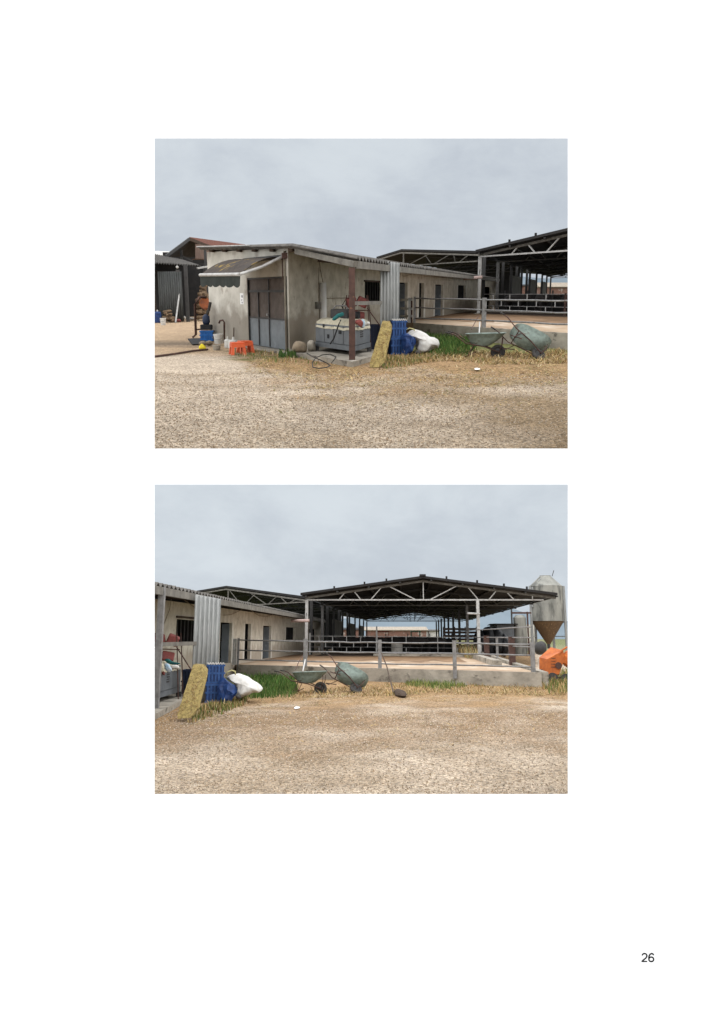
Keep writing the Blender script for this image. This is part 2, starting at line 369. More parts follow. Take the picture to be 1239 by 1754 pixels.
def wall_holes(o, d, L, z0, z1f, holes, thick, inward):
    """plastered wall with real openings. o origin, d unit direction, holes (s0,s1,z0,z1); z1f(s) top height"""
    b = MB(); ss = sorted(set([0, L] + [h[0] for h in holes] + [h[1] for h in holes])); inward = Vector(inward) * thick
    n = int(L / 1.5); ss = sorted(set(ss + [L * i / n for i in range(n)]))
    def pt(s, z, k=0): return Vector((o.x + d.x * s, o.y + d.y * s, z)) + inward * k
    for a, c in zip(ss, ss[1:]):
        m = (a + c) / 2; spans = [(h[2], h[3]) for h in holes if h[0] < m < h[1]]; zs = z0
        for (ha, hb) in sorted(spans) + [(None, None)]:
            ta, tc = (z1f(a), z1f(c)) if ha is None else (ha, ha)
            if ta > zs + 1e-4:
                for k in (0, 1): b.quad(pt(a, zs, k), pt(c, zs, k), pt(c, tc, k), pt(a, ta, k))
            if hb: zs = hb
    for s0, s1, a, c in holes:
        b.quad(pt(s0, a), pt(s0, c), pt(s0, c, 1), pt(s0, a, 1)); b.quad(pt(s1, a), pt(s1, a, 1), pt(s1, c, 1), pt(s1, c))
        b.quad(pt(s0, c), pt(s1, c), pt(s1, c, 1), pt(s0, c, 1)); b.quad(pt(s0, a), pt(s0, a, 1), pt(s1, a, 1), pt(s1, a))
    return b
# ------------------------------------------------------------------ builders shared by the two views
def seg(o, p): return (p.x - o.x, p.y - o.y)
def house(name, label, o, d, L, z1f, holes, back, zt_back, base_extra=None):
    h = thing(name, label, "building", o)
    n = Vector((-d.y, d.x, 0))
    wall_holes(o, d, L, -.05, z1f, holes, .3, n).build("side_wall", M_plaster2, h)
    return h, n
def barn(name, label, P0, d, g, W, ridge, z_e, z_r, z_c, rightcol, nb, bay, slab, panels, over=.3, cross=True, bumps=True, zp=None):
    b = thing(name, label, "barn", P0)
    q = lambda s, t, z: Vector((P0.x + g.x * s + d.x * t, P0.y + g.y * s + d.y * t, z))
    def zt(s): return z_e + (z_r - z_e) * (s / ridge if s <= ridge else (W - s) / (W - ridge))
    T = nb * bay + 1
    m = MB()
    for s0, s1 in ((-over, ridge), (ridge, W)):
        z0, z1 = zt(max(s0, 0)), zt(s1)
        m.prism([q(s0, -.6, z0 + .04), q(s1, -.6, z1 + .04), q(s1, T, z1 + .04), q(s0, T, z0 + .04)], [q(s0, -.6, z0 + .17), q(s1, -.6, z1 + .17), q(s1, T, z1 + .17), q(s0, T, z0 + .17)])
    rf = m.build("roof", M_dark_sheet, b)
    if bumps:
        m = MB()
        for i in range(1, 9):
            s = W * i / 9 + rnd.uniform(-.3, .3)
            if abs(s - ridge) > .3: m.box((-.05, -.05, 0), (.05, .05, .16), at=q(s, -.35, zt(s) + .17))
        m.bar(q(ridge, -.7, z_r + .2), q(ridge, T, z_r + .2), .35, .1)
        m.build("ridge_cap", M_dark_sheet, rf)
    fr = [(.128, .152), (.217, .189), (.256, .30), (.438, .329), (.468, .468), (.493, .606), (.689, .647), (.73, .763), (.833, .802), (.906, .906)]
    for k in range(nb + 1):
        t = k * bay; m = MB(); w_ = .07 if k == 0 else .06
        m.bar(q(0, t, z_c), q(W * .95, t, z_c), w_, w_ * 1.1)
        tc = MB(); tc.bar(q(-.1, t, z_e - .10), q(ridge, t, z_r - .10), .09, .12); tc.bar(q(ridge, t, z_r - .10), q(W, t, z_e - .10), .09, .12)
        for a, c in fr:
            a2, c2 = W * a, W * c
            if ridge / W > .6 or ridge / W < .4: a2, c2 = a2, c2
            m.bar(q(a2, t, z_c), q(c2, t, zt(c2) - .1), w_ * .8)
        m.build("roof_truss", M_steel_white if k == 0 else M_fascia if k < 2 else M_steel_dark, b)  # trusses behind the front one darker, barn shade put into their colour
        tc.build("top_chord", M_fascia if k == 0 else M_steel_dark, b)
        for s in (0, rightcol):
            c = q(s, t, 0); MB().bar(Vector((c.x, c.y, slab)), Vector((c.x, c.y, z_c)), .17, .17).build("column", M_steel_white if k == 0 else M_steel if (s and k < 2) or k == 1 else M_steel_dark, b)  # columns further in get darker steel as painted shade
    m = MB()
    for i in range(9):
        s = W * i / 8; z = zt(s) - .02; m.bar(q(s, -.5, z), q(s, T, z), .1, .08)
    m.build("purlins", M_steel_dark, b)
    for k in panels:
        m = MB(); a = q(0, k * bay + .25, 0); c = q(0, (k + 1) * bay - .25, 0)
        m.prism([Vector((a.x, a.y, slab)), Vector((c.x, c.y, slab)), Vector((c.x - .15, c.y + .02, slab)), Vector((a.x - .15, a.y + .02, slab))],
                [Vector((a.x, a.y, zp or 2.9)), Vector((c.x, c.y, zp or 2.9)), Vector((c.x - .15, c.y + .02, zp or 2.9)), Vector((a.x - .15, a.y + .02, zp or 2.9))])
        m.build("wall_panel", M_panel, b)
    return b, q, zt
def fence(name, label, posts, rails, post_h=None, r=.028, m=None, mp=None, group=None, sag=0):
    """posts: ground points with top z; rails: lists of 3D points"""
    f = thing(name, label, "fence", posts[0][0], group)
    for p, z0, z1, w_ in posts:
        MB().bar((p.x, p.y, z0), (p.x, p.y, z1), w_, w_).build("post", mp or M_steel, f)
    for pts in rails:
        if sag:
            q = []
            for a, b in zip(pts, pts[1:]):
                for i in range(8): t = i / 8; c = a.lerp(b, t); c.z += sag * fbm(c.x, c.y, .9, 1); q.append(c)
            pts = q + [pts[-1]]
        MB().tube(pts, r, 7).build("rail", m or M_steel, f, smooth=True)
    return f
def tub(b, L=.96, W=.64, H=.33, l=.42, w_=.34, t=.02, nose=.18):
    """open wheelbarrow tray: flared, nose at +x"""
    def ring(z, k, e=0):
        hl0 = -(l / 2 + (L / 2 - l / 2) * k * .8) - e; hl1 = (l / 2 + (L / 2 - l / 2) * k + nose * k) + e; hw = (w_ / 2 + (W - w_) / 2 * k) + e
        pts = []
        for i in range(24):
            a = 2 * math.pi * i / 24; c, s_ = math.cos(a), math.sin(a); p = 3.2
            cx = math.copysign(abs(c) ** (2 / p), c); sy = math.copysign(abs(s_) ** (2 / p), s_)
            pts.append(Vector(((hl0 + hl1) / 2 + cx * (hl1 - hl0) / 2, sy * hw, z)))
        return pts
    rings = [ring(0, .0), ring(.02, .12), ring(H * .5, .6), ring(H, 1), ring(H + .012, 1, .02), ring(H + .005, 1, -.012), ring(H * .5, .57), ring(.035, .1), ring(.03, .0)]
    n0 = len(b.v)
    for r_ in rings: b.v += r_
    for i in range(len(rings) - 1):
        for k in range(24): j = (k + 1) % 24; b.f.append((n0 + i * 24 + k, n0 + i * 24 + j, n0 + (i + 1) * 24 + j, n0 + (i + 1) * 24 + k))
    b.f.append(tuple(n0 + k for k in reversed(range(24)))); b.f.append(tuple(n0 + 8 * 24 + k for k in range(24)))
    return b
def wheelbarrow(label, loc, rot, group=None):
    o = thing("wheelbarrow", label, "wheelbarrow", (0, 0, 0), group)
    b = MB(); tub(b); b.v = [Matrix.Rotation(R(-4), 3, 'Y') @ v + Vector((0, 0, .34)) for v in b.v]
    b.build("tray", M_green, o, smooth=True)
    m = MB()
    for s in (-1, 1):
        m.tube([(-.86, s * .27, .66), (-.72, s * .27, .62), (-.4, s * .25, .40), (.1, s * .17, .33), (.52, s * .06, .19)], .016)
        m.tube([(.50, s * .07, .2), (.56, s * .12, .42), (.56, s * .14, .6)], .012)
    m.tube([(-.3, -.24, .38), (-.3, .24, .38)], .014)
    m.build("frame", M_rust, o, smooth=True)
    for s in (-1, 1):
        MB().tube([(-.2, s * .22, .36), (-.36, s * .24, .02), (-.46, s * .24, .0), (-.15, s * .2, .16)], .013).build("leg", M_rust, o, smooth=True)
        MB().tube([(-.98, s * .27, .67), (-.84, s * .27, .655)], .021).build("grip", M_rubber, o, smooth=True)
    rx = Matrix.Rotation(R(90), 3, 'X')
    prof = [(.10, -.03), (.14, -.045), (.185, -.04), (.2, -.02), (.2, .02), (.185, .04), (.14, .045), (.10, .03), (.10, -.03)]
    wl = MB().lathe((.46, 0, .2), prof, 24, rx, caps=False).build("wheel", M_rubber, o, smooth=True)
    MB().lathe((.46, 0, .2), [(.03, -.05), (.035, -.02), (.105, -.028), (.105, .028), (.035, .02), (.03, .05)], 20, rx).build("rim", M_steel_dark, wl, smooth=True)
    o.location = loc; o.scale = (.94, .94, .94); o.rotation_mode = 'QUATERNION'; o.rotation_quaternion = rot.to_quaternion(); return o
def crate(name, label, base, w_, dp, h, yaw, m, group=None):
    """ribbed plastic crate"""
    o = thing(name, label, "crate", base, group); rt = Matrix.Rotation(yaw, 3, 'Z'); b = MB()
    t = .03
    for lo, hi in (((-w_ / 2, -dp / 2, 0), (w_ / 2, -dp / 2 + t, h)), ((-w_ / 2, dp / 2 - t, 0), (w_ / 2, dp / 2, h)), ((-w_ / 2, -dp / 2 + t, 0), (-w_ / 2 + t, dp / 2 - t, h)),
                   ((w_ / 2 - t, -dp / 2 + t, 0), (w_ / 2, dp / 2 - t, h)), ((-w_ / 2 + t, -dp / 2 + t, 0), (w_ / 2 - t, dp / 2 - t, .03))): b.box(lo, hi, rt, base)
    b.build("shell", m, o)
    b = MB()
    for i in range(5):
        x = -w_ / 2 + w_ * (i + .5) / 5; b.box((x - .02, -dp / 2 - .02, .04), (x + .02, -dp / 2 - .002, h - .04), rt, base)
    for z in (.0, h * .48, h - .05):
        b.box((-w_ / 2 - .022, -dp / 2 - .024, z), (w_ / 2 + .022, -dp / 2 - .003, z + .045), rt, base)
        b.box((w_ / 2 + .003, -dp / 2, z), (w_ / 2 + .024, dp / 2, z + .045), rt, base)
    b.build("ribs", M_blue_rib if m is M_blue else m, o); return o
def bucket(name, label, base, r, h, m, cat="bucket", lid=False, handle=True, group=None):
    o = thing(name, label, cat, base, group); x, y, z = base
    prof = [(r * .8, 0), (r * .97, h * .86), (r * 1.04, h * .87), (r * 1.04, h), (r * .96, h), (r * .78, .02), (.001, .02)] if not lid else [(r * .85, 0), (r, h * .1), (r, h * .85), (r * .8, h * .95), (r * .3, h), (.001, h)]
    MB().lathe(base, prof, 20).build("body", m, o, smooth=False)
    if handle: MB().tube([(x + r * 1.05 * math.cos(a), y - .03 - r * .5 * math.sin(a) * 0 - r, z + h * .8 - r * .7 * math.sin(a)) for a in [math.pi * i / 8 for i in range(9)]], .006, 5).build("handle", M_steel, o)
    if lid: MB().lathe((x, y, z + h), [(r * .22, -.01), (r * .22, .06), (r * .18, .08)], 12).build("cap", M_white, o)
    return o
def stool(label, base, yaw, group):
    o = thing("stool", label, "stool", base, group); rt = Matrix.Rotation(yaw, 3, 'Z'); b = MB(); h = .33
    b.box((-.17, -.15, h - .04), (.17, .15, h), rt, base); b.build("seat", M_stool, o, bevel=.01)
    b = MB()
    for s in (-1, 1):
        b.box((-.17, s * .155 - .012, h - .13), (.17, s * .155 + .012, h - .042), rt, base); b.box((s * .172 - .012, -.142, h - .13), (s * .172 + .012, .142, h - .042), rt, base)
    b.build("apron", M_stool, o)
    for sx in (-1, 1):
        for sy in (-1, 1):
            f = [rt @ Vector((sx * .165 + dx, sy * .145 + dy, 0)) for dx, dy in ((-.045, -.035), (.045, -.035), (.045, .035), (-.045, .035))]
            t = [rt @ Vector((sx * .145 + dx, sy * .13 + dy, h - .13)) for dx, dy in ((-.035, -.03), (.035, -.03), (.035, .03), (-.035, .03))]
            MB().prism([Vector(base) + p for p in f], [Vector(base) + p for p in t]).build("leg", M_stool, o)
    return o
COW = None
def cow(label, p, yaw, group):
    """dark cow: one continuous skinned body"""
    global COW
    if COW is None:
        vs = [(-.15, 0, 1.08, .43), (-.85, 0, 1.12, .34), (.45, 0, 1.08, .38), (.85, 0, 1.22, .24), (1.2, 0, 1.3, .17), (1.48, 0, 1.12, .10), (-1.15, 0, 1.2, .06), (-1.25, 0, .7, .03)]
        es = [(0, 1), (0, 2), (2, 3), (3, 4), (4, 5), (1, 6), (6, 7)]
        for sx, r0, xo in ((1, 1, -.8), (2, 2, .5)):
            for s in (-1, 1):
                k = len(vs); vs += [(xo, s * .2, .72, .15), (xo - (.1 if sx == 1 else 0), s * .2, .42, .085), (xo, s * .2, .03, .07)]; es += [(sx, k), (k, k + 1), (k + 1, k + 2)]
        for s in (-1, 1): k = len(vs); vs += [(1.12, s * .2, 1.36, .05), (1.05, s * .33, 1.36, .04)]; es += [(4, k), (k, k + 1)]
        me = bpy.data.meshes.new("cow"); me.from_pydata([v[:3] for v in vs], es, []); me.materials.append(mat("black hide", (.014, .012, .012), (.03, .025, .022), 3, .8))
        COW = (me, [v[3] for v in vs])
    o = bpy.data.objects.new("cow", COW[0]); col.objects.link(o); sk = o.modifiers.new("skin", 'SKIN'); sk.use_smooth_shade = True
    for i, r_ in enumerate(COW[1]): d = COW[0].skin_vertices[0].data[i]; d.radius = (r_, r_); d.use_root = i == 0
    sb = o.modifiers.new("sub", 'SUBSURF'); sb.levels = sb.render_levels = 1
    o.location = p; o.scale = (.78, .78, .74); o.rotation_euler = (0, 0, yaw); V.tops.append(o); return tag(o, label, "cow", group)
def outline(V, pts, Yb, Yt=None, y_lo=None, y_hi=None):
    """pixel outline laid on a plane whose depth runs from Yb at the lowest pixel to Yt at the highest"""
    Yt = Yb if Yt is None else Yt; lo = y_lo or max(p[1] for p in pts); hi = y_hi or min(p[1] for p in pts)
    return [V.P(x, y, Yb + (Yt - Yb) * (lo - y) / max(1e-6, lo - hi)) for x, y in pts]
def slab_from(ol, T, edge=.0, seed=0):
    b = MB(); o = []
    for i, p in enumerate(ol):
        nx = ol[(i + 1) % len(ol)]; k = max(1, int((nx - p).length / .05))
        for j in range(k):
            q = p.lerp(nx, j / k); o.append(q + noise.noise_vector(q * 14 + Vector((seed, 0, 0))) * edge)
    return b.prism(o, [q + Vector(T) for q in o])
def hanging(pts, r=.008): return MB().tube(pts, r, 5)
def machine(label, c, a, r, z0, h):
    """grey steel housing on a skid: c near corner, a left corner, r right corner (ground points)"""
    o = thing("generator", label, "machine", Vector((c.x, c.y, z0)))
    f = a + r - c
    def lv(k, z): return [Vector((p.x, p.y, z)) + (Vector((p.x, p.y, 0)) - Vector(((c.x + f.x) / 2, (c.y + f.y) / 2, 0))) * k for p in (c, a, f, r)]
    MB().prism(lv(0, z0 + .24), lv(0, z0 + h)).build("housing", M_grey, o, bevel=.02)
    MB().prism(lv(.015, z0 + .12), lv(.015, z0 + .237)).build("skid", M_grey, o)
    for p in lv(-.04, z0): MB().box((-.06, -.06, 0), (.06, .06, .12), at=p).build("foot", M_steel_dark, o)
    n1 = ((a - c).normalized()); out1 = Vector((n1.y, -n1.x, 0)); out1 = out1 if out1.y < 0 else -out1
    n2 = ((r - c).normalized()); out2 = Vector((n2.y, -n2.x, 0)); out2 = out2 if out2.x > 0 else -out2
    La = (a - c).length; Lr = (r - c).length
    def on(s, z, n, out, dz=.004): return Vector((c.x, c.y, 0)) + n * s + out * dz + Vector((0, 0, z))
    for s, z, w_, hh in ((.78, .62, .09, .09), (.36, .5, .14, .08), (.66, .36, .10, .1)):
        s *= La; b = MB(); q = [on(s, z0 + z, n1, out1), on(s - w_, z0 + z, n1, out1), on(s - w_, z0 + z + hh, n1, out1), on(s, z0 + z + hh, n1, out1)]
        b.prism(q, [p + out1 * .012 for p in q]); b.build("latch", M_black, o)
    for i in range(1, 4):
        b = MB(); s = La * i / 4; q = [on(s - .006, z0 + .26, n1, out1, .001), on(s + .006, z0 + .26, n1, out1, .001), on(s + .006, z0 + h - .03, n1, out1, .001), on(s - .006, z0 + h - .03, n1, out1, .001)]
        b.prism(q, [p + out1 * .008 for p in q]); b.build("panel_seam", M_steel_dark, o)
    b = MB()
    for i in range(5):
        for j in range(4):
            s = Lr * .38 + j * .07; z = z0 + .42 + i * .055; q = [on(s, z, n2, out2), on(s + .05, z, n2, out2), on(s + .05, z + .03, n2, out2), on(s, z + .03, n2, out2)]
            b.prism(q, [p + out2 * .006 for p in q])
    b.build("vent_grille", M_steel_dark, o)
    return o
# ================================================================== THE UPPER VIEW
A = V = View(502, "upper"); U = "in upper picture"
skyA = vault(7.0, 600, 6, 380, 3.9, 330, 1, mat_sky("overcast sky upper", (.50, .55, .62), (.665, .72, .77), 1.0, .012, 3.0), mat_sky("overcast overhead upper", (1, 1, 1.02), (.9, .93, 1.0), ZEN, .01, 5.0))
GRAV = (.445, .365, .275); STRAWC = (.30, .195, .10); SANDC = (.40, .29, .185); EARTH = (.24, .17, .10); DRAIN = (.11, .09, .07); GRN = (.09, .12, .035)
def gcolA(x, y):
    px, py = A.px((x, y, 0)); n = fbm(x, y, .55, 1); n2 = fbm(x, y, 2.2, 5); c = mixc(GRAV, (.26, .19, .115), (px - 600) / 480 + n * 1.5 + .15)
    for k_ in (0, 2.1): c = mixc(c, (.27, .21, .14), .55 - abs(y - 13.2 - k_ - .035 * (x + 1) ** 2 + n) * 1.6 + n2 * .4)
    t = 1 - (py - 640 - max(0, 520 - px) * -.12) / 32 + n * 1.6 + n2 * .5
    if px < 470: t -= (470 - px) / 60
    c = mixc(c, STRAWC, t * .9)
    if px < 400: c = mixc(c, SANDC, (612 - py) / 10 + n)
    if px < 372 and 582 < py + n * 3 < 596: c = mixc(c, DRAIN, .8 - abs(589 - py) / 10)
    if y > 75: c = mixc(c, (.15, .16, .07), .85)
    if px > 400 and py < 616 and px < 700: c = mixc(c, EARTH, .5 + n)
    if 700 < px and py < 606: c = mixc(c, GRN, .8)
    if 360 < px < 500 and 600 < py < 618: c = mixc(c, GRN, .5 + n2 * 1.5 - abs(px - 430) / 90)
    return c
ground(6.86, gcolA)
PAL_ST = [(.46, .37, .265), (.34, .26, .175), (.50, .42, .32), (.20, .145, .09), (.36, .26, .16), (.54, .47, .38), (.26, .19, .125)]
def densA(x, y):
    px, py = A.px((x, y, 0)); return .15 if py < 640 else .9 - max(0, px - 700) / 700 + fbm(x, y, .6, 2) * .5
stones(7.2, 16, 24000, densA, PAL_ST, "pale crushed stone spread over the yard " + U)
PAL_DRY = [(.34, .23, .09), (.42, .31, .14), (.27, .165, .07), (.20, .14, .07), (.44, .35, .2), (.16, .15, .05)]
PAL_GRN = [(.045, .10, .02), (.06, .13, .025), (.035, .075, .015), (.09, .15, .035), (.12, .15, .04)]
blades(scatter([(420, 612), (640, 632), (973, 615), (973, 660), (700, 664), (560, 668), (430, 640)], 5200, A, .5) + scatter([(400, 630), (973, 640), (973, 700), (760, 712), (520, 700)], 1500, A, .9), .05, .16, .008, PAL_DRY, "straw", "loose dry straw littering the ground before the house " + U, "straw", flat=.8)
blades(scatter([(690, 606), (760, 600), (870, 604), (973, 600), (973, 622), (860, 626), (760, 618), (700, 626)], 4200, A, .3), .05, .18, .010, PAL_DRY, "dry_grass", "dry golden weeds round the wheelbarrows " + U, "dry grass", flat=.4)
blades(scatter([(706, 566), (800, 572), (816, 600), (800, 612), (740, 610), (716, 606), (722, 590), (706, 575)], 6500, A, .15), .07, .23, .010, PAL_GRN, "grass", "lush green grass under the yard wall " + U, "grass")
blades(scatter([(405, 600), (495, 606), (560, 616), (620, 624), (560, 625), (480, 620), (400, 612)], 500, A, .3) + scatter([(655, 612), (725, 608), (760, 612), (700, 628), (655, 632)], 1300, A, .3), .03, .11, .010, PAL_GRN[3:] + PAL_DRY, "weeds", "low green weeds along the house front and around the blue crates " + U, "weeds")
# ---- pad, yard slab
C1 = A.G(497, 606); C0 = A.G(361, 582.5); _r = A.ray(1030, 502); dA = Vector((_r.x, _r.y, 0)).normalized(); fA = (C1 - C0).normalized(); LF = (C1 - C0).length
nA = Vector((-dA.y, dA.x, 0))
def onA(px, py): return A.pl(px, py, C1, dA)
def sA(px, py=502): p = onA(px, py); return (p - C1).to_2d().dot(dA.to_2d())
PZ = .12
pad = [A.G(500, 611), A.G(604, 629), A.G(648, 616), A.G(690, 583)]; pad += [C1 + dA * 12, C1]
MB().prism([Vector((p.x, p.y, -.05)) for p in pad], [Vector((p.x, p.y, PZ)) for p in pad]).build("concrete_pad", M_conc, kind="structure")
SZ = .45
s0 = A.G(709, 553.5, SZ); s1 = A.G(973, 571.5, SZ); sd = (s1 - s0).normalized()
sl_ = [s0, s1 + sd * 4, s1 + sd * 4 + dA * 60, s0 + dA * 70 - sd * 1.0]; wl_ = onA(690, 549)
sl_ = [s0, s1 + sd * 4, s1 + sd * 4 + dA * 75, C1 + dA * 110, Vector((wl_.x + .0, wl_.y, 0))]
MB().prism([Vector((p.x, p.y, -.05)) for p in sl_], [Vector((p.x, p.y, SZ)) for p in sl_]).build("yard_floor", M_slab, kind="structure")
kb = [s0 - dA * .12, s1 + sd * 4 - dA * .12, s1 + sd * 4 - dA * .004, s0 - dA * .004]
MB().prism([Vector((p.x, p.y, -.05)) for p in kb], [Vector((p.x, p.y, SZ + .02)) for p in kb]).build("retaining_wall", M_conc, label="low concrete wall holding up the barn yard " + U, cat="wall")
# ---- the long house
M_surround = mat("pale surround", (.60, .57, .50), (.48, .45, .38), 4, .95)
ms = MB(); ma, mb_ = A.G(712, 547, SZ), A.G(990, 556, SZ)
def manure(V, p0, p1, dd, deep, seed):
    b = MB(); 
    def f_(u, v):
        q = p0.lerp(p1, u) + dd * (deep * v); e = min(v * 4, 1); return Vector((q.x, q.y + (fbm(q.x * 1.3, seed, 1, seed) * 4 * (1 - v)), SZ + .006 + .004 * e + .02 * max(0, fbm(q.x, q.y, 1.5, seed))))
    b.grid(f_, 60, 20); b.build("manure", mat("wet manure", (.13, .075, .035), (.24, .145, .075), 1.2, .8, bump=.01, stretch=(1, .4, 1)), kind="structure", smooth=True)
manure(A, ma, mb_, dA, 14, 5)
hs = thing("farmhouse", "long low plastered farm house with awning over double door " + U, "building", C1)
Lh = sA(852); zc = A.Z(C1, 428)
eF = onA(853, 477.5)
R1 = A.pl(500, 420, C1 - dA * .45, fA)
holesA = []
for x0, x1, yt, yb in ((625, 656, 482, 517), (684, 698, 483.5, 550), (718, 726.3, 484.5, 544.5), (745.5, 759, 487, 543.5), (784.5, 798, 488.5, 511), (825, 841, 491, 536)):
    holesA.append((sA(x0), sA(x1), onA(x0, yb).z, onA(x0, yt).z))
holesA = [(a, b_, max(c, SZ if i in (1, 2, 3, 5) else c), e) for i, (a, b_, c, e) in enumerate(holesA)]
wall_holes(C1, dA, Lh, -.02, lambda s: R1.z + (eF.z - R1.z) * s / Lh - .07, holesA, .13, nA).build("side_wall", M_plaster2, hs)
D0 = A.pl(424.5, 520, C1, fA); D1 = A.pl(492.5, 520, C1, fA); dz1 = A.pl(458, 474.5, C1, fA).z
ds0 = (D0 - C0).to_2d().length; ds1 = (D1 - C0).to_2d().length
zL = A.pl(361, 431, C1, fA).z; zR = A.pl(495, 424, C1, fA).z
wall_holes(C0, fA, LF, -.02, lambda s: zL + (zR - zL) * s / LF, [(ds0, ds1, .06, dz1)], .25, dA).build("front_wall", M_plaster, hs)
# remaining walls and floor so that the rooms are closed
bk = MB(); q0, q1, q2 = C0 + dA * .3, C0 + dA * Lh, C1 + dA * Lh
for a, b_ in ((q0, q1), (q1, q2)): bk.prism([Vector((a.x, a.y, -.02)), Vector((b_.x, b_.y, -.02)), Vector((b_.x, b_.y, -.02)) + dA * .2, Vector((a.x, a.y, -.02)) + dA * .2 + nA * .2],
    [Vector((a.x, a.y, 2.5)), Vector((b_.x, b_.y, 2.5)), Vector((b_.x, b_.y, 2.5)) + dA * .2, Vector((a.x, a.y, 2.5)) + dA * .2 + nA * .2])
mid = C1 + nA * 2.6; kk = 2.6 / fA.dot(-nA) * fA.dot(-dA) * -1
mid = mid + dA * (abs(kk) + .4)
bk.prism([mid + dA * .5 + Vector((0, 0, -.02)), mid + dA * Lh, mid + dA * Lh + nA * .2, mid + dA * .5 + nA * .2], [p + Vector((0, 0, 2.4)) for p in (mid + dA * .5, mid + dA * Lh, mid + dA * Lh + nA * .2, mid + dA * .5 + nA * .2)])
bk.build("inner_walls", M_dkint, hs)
# lighter door and window reveals, lintels and sills
for i, (a, b_, c, e) in enumerate(holesA):
    if i in (0, 4):
        p = C1 + dA * (a - .08) - nA * .06; q = C1 + dA * (b_ + .08) - nA * .06
        MB().prism([p + Vector((0, 0, c - .07)), q + Vector((0, 0, c - .07)), q + nA * .05 + Vector((0, 0, c - .07)), p + nA * .05 + Vector((0, 0, c - .07))], [k + Vector((0, 0, c - .005)) for k in (p, q, q + nA * .05, p + nA * .05)]).build("window_sill", M_conc, hs)
        for j in range(1, 7):
            t = C1 + dA * (a + (b_ - a) * j / 7) + nA * .1; MB().bar((t.x, t.y, c), (t.x, t.y, e), .03).build("window_bar", M_steel_dark, hs)
    if i in (1, 3):
        p = C1 + dA * (b_ - .06) + nA * .1
        MB().prism([p + Vector((0, 0, c)), p + dA * .05 + Vector((0, 0, c)), p + dA * .05 + nA * .3 + Vector((0, 0, c)), p + nA * .3 + Vector((0, 0, c))], [k + Vector((0, 0, e - .04)) for k in (p, p + dA * .05, p + dA * .05 + nA * .3, p + nA * .3)]).build("door_leaf", M_doorg, hs)
m = MB(); p = onA(640, 480)
m.bar(onA(623, 481) - nA * .03, onA(652, 482.5) - nA * .03, .05, .06); m.build("lintel", M_wood, hs)
for i, (a, b_, c, e) in enumerate(holesA):
    if i in (1, 2, 3, 4):
        for s_0, s_1 in ((a - .34, a - .02), (b_ + .02, b_ + .30)):
            k = [C1 + dA * s_0 - nA * .012, C1 + dA * s_1 - nA * .012, C1 + dA * s_1 - nA * .003, C1 + dA * s_0 - nA * .003]; MB().prism([v + Vector((0, 0, c)) for v in k], [v + Vector((0, 0, e + .02)) for v in k]).build("opening_surround", M_surround, hs)
# roof
ov = C1 - dA * .45
R0 = A.pl(338, 424, ov, fA); R1 = A.pl(500, 420, ov, fA)
post = A.G(603.5, 616, PZ); R2 = A.up(post + Vector((.12, -.12, 0)), 442)
B1 = eF + nA * 2.2 + Vector((0, 0, .16)); B0 = R0 + dA * (Lh + .8); B2 = eF - nA * .12
NW = 150
def froof(u, v):
    def poly(a, b_, c): return a.lerp(b_, v * 2) if v < .5 else b_.lerp(c, v * 2 - 1)
    p = poly(R0, R1, R2).lerp(poly(B0, B1, B2), u); p.z += .05 * math.sin(2 * math.pi * u * NW) + .015 * fbm(p.x, p.y, 1.5, 8); return p
rb = MB()
nu, nv = NW * 4, 6
rb.grid(froof, nu, nv); k0 = len(rb.v); rb.grid(lambda u, v: froof(u, v) - Vector((0, 0, .02)), nu, nv)
rb.f += [(i * (nv + 1) + nv, i * (nv + 1) + nv + k0, (i + 1) * (nv + 1) + nv + k0, (i + 1) * (nv + 1) + nv) for i in range(nu)] + [(j, j + 1, j + 1 + k0, j + k0) for j in range(nv)]
roofA = rb.build("roof", M_sheet, hs)
dn = Vector((0, 0, -.13))
m = MB(); m.bar(R1 + dn + dA * .3, R2 + dn + Vector((-.04, .05, 0)), .1, .13); m.build("porch_beam", M_fascia, hs)
m = MB(); m.bar(R2 + dn + Vector((-.02, .08, -.01)), B2 + dn, .09, .16); m.build("fascia", M_fascia, hs)
m = MB(); m.bar(R0 + Vector((0, 0, .03)), R0.lerp(R1, .62) + Vector((0, 0, .03)), .05, .03); m.build("verge_trim", M_steel_white, hs)
for t in (.14, .3, .47, .63, .8, .96):
    p = R0.lerp(R1, t) - Vector((0, 0, .09)) + dA * .22; MB().bar(p, p + dA * 1.0, .11, .09).build("purlin", M_wood, hs)
for i in range(1, 12):
    m = MB(); t = i / 12; a = R2.lerp(B2, t) + Vector((0, 0, -.1)) + nA * .05; m.bar(a, a + nA * 2.2 * (1 - t * .7) + Vector((0, 0, .22 * (1 - t))), .07, .09); m.build("rafter", M_wood, hs)
MB().bar((post.x, post.y, PZ), (post.x, post.y, R2.z - .2), .14, .14).build("porch_post", M_rust, hs)
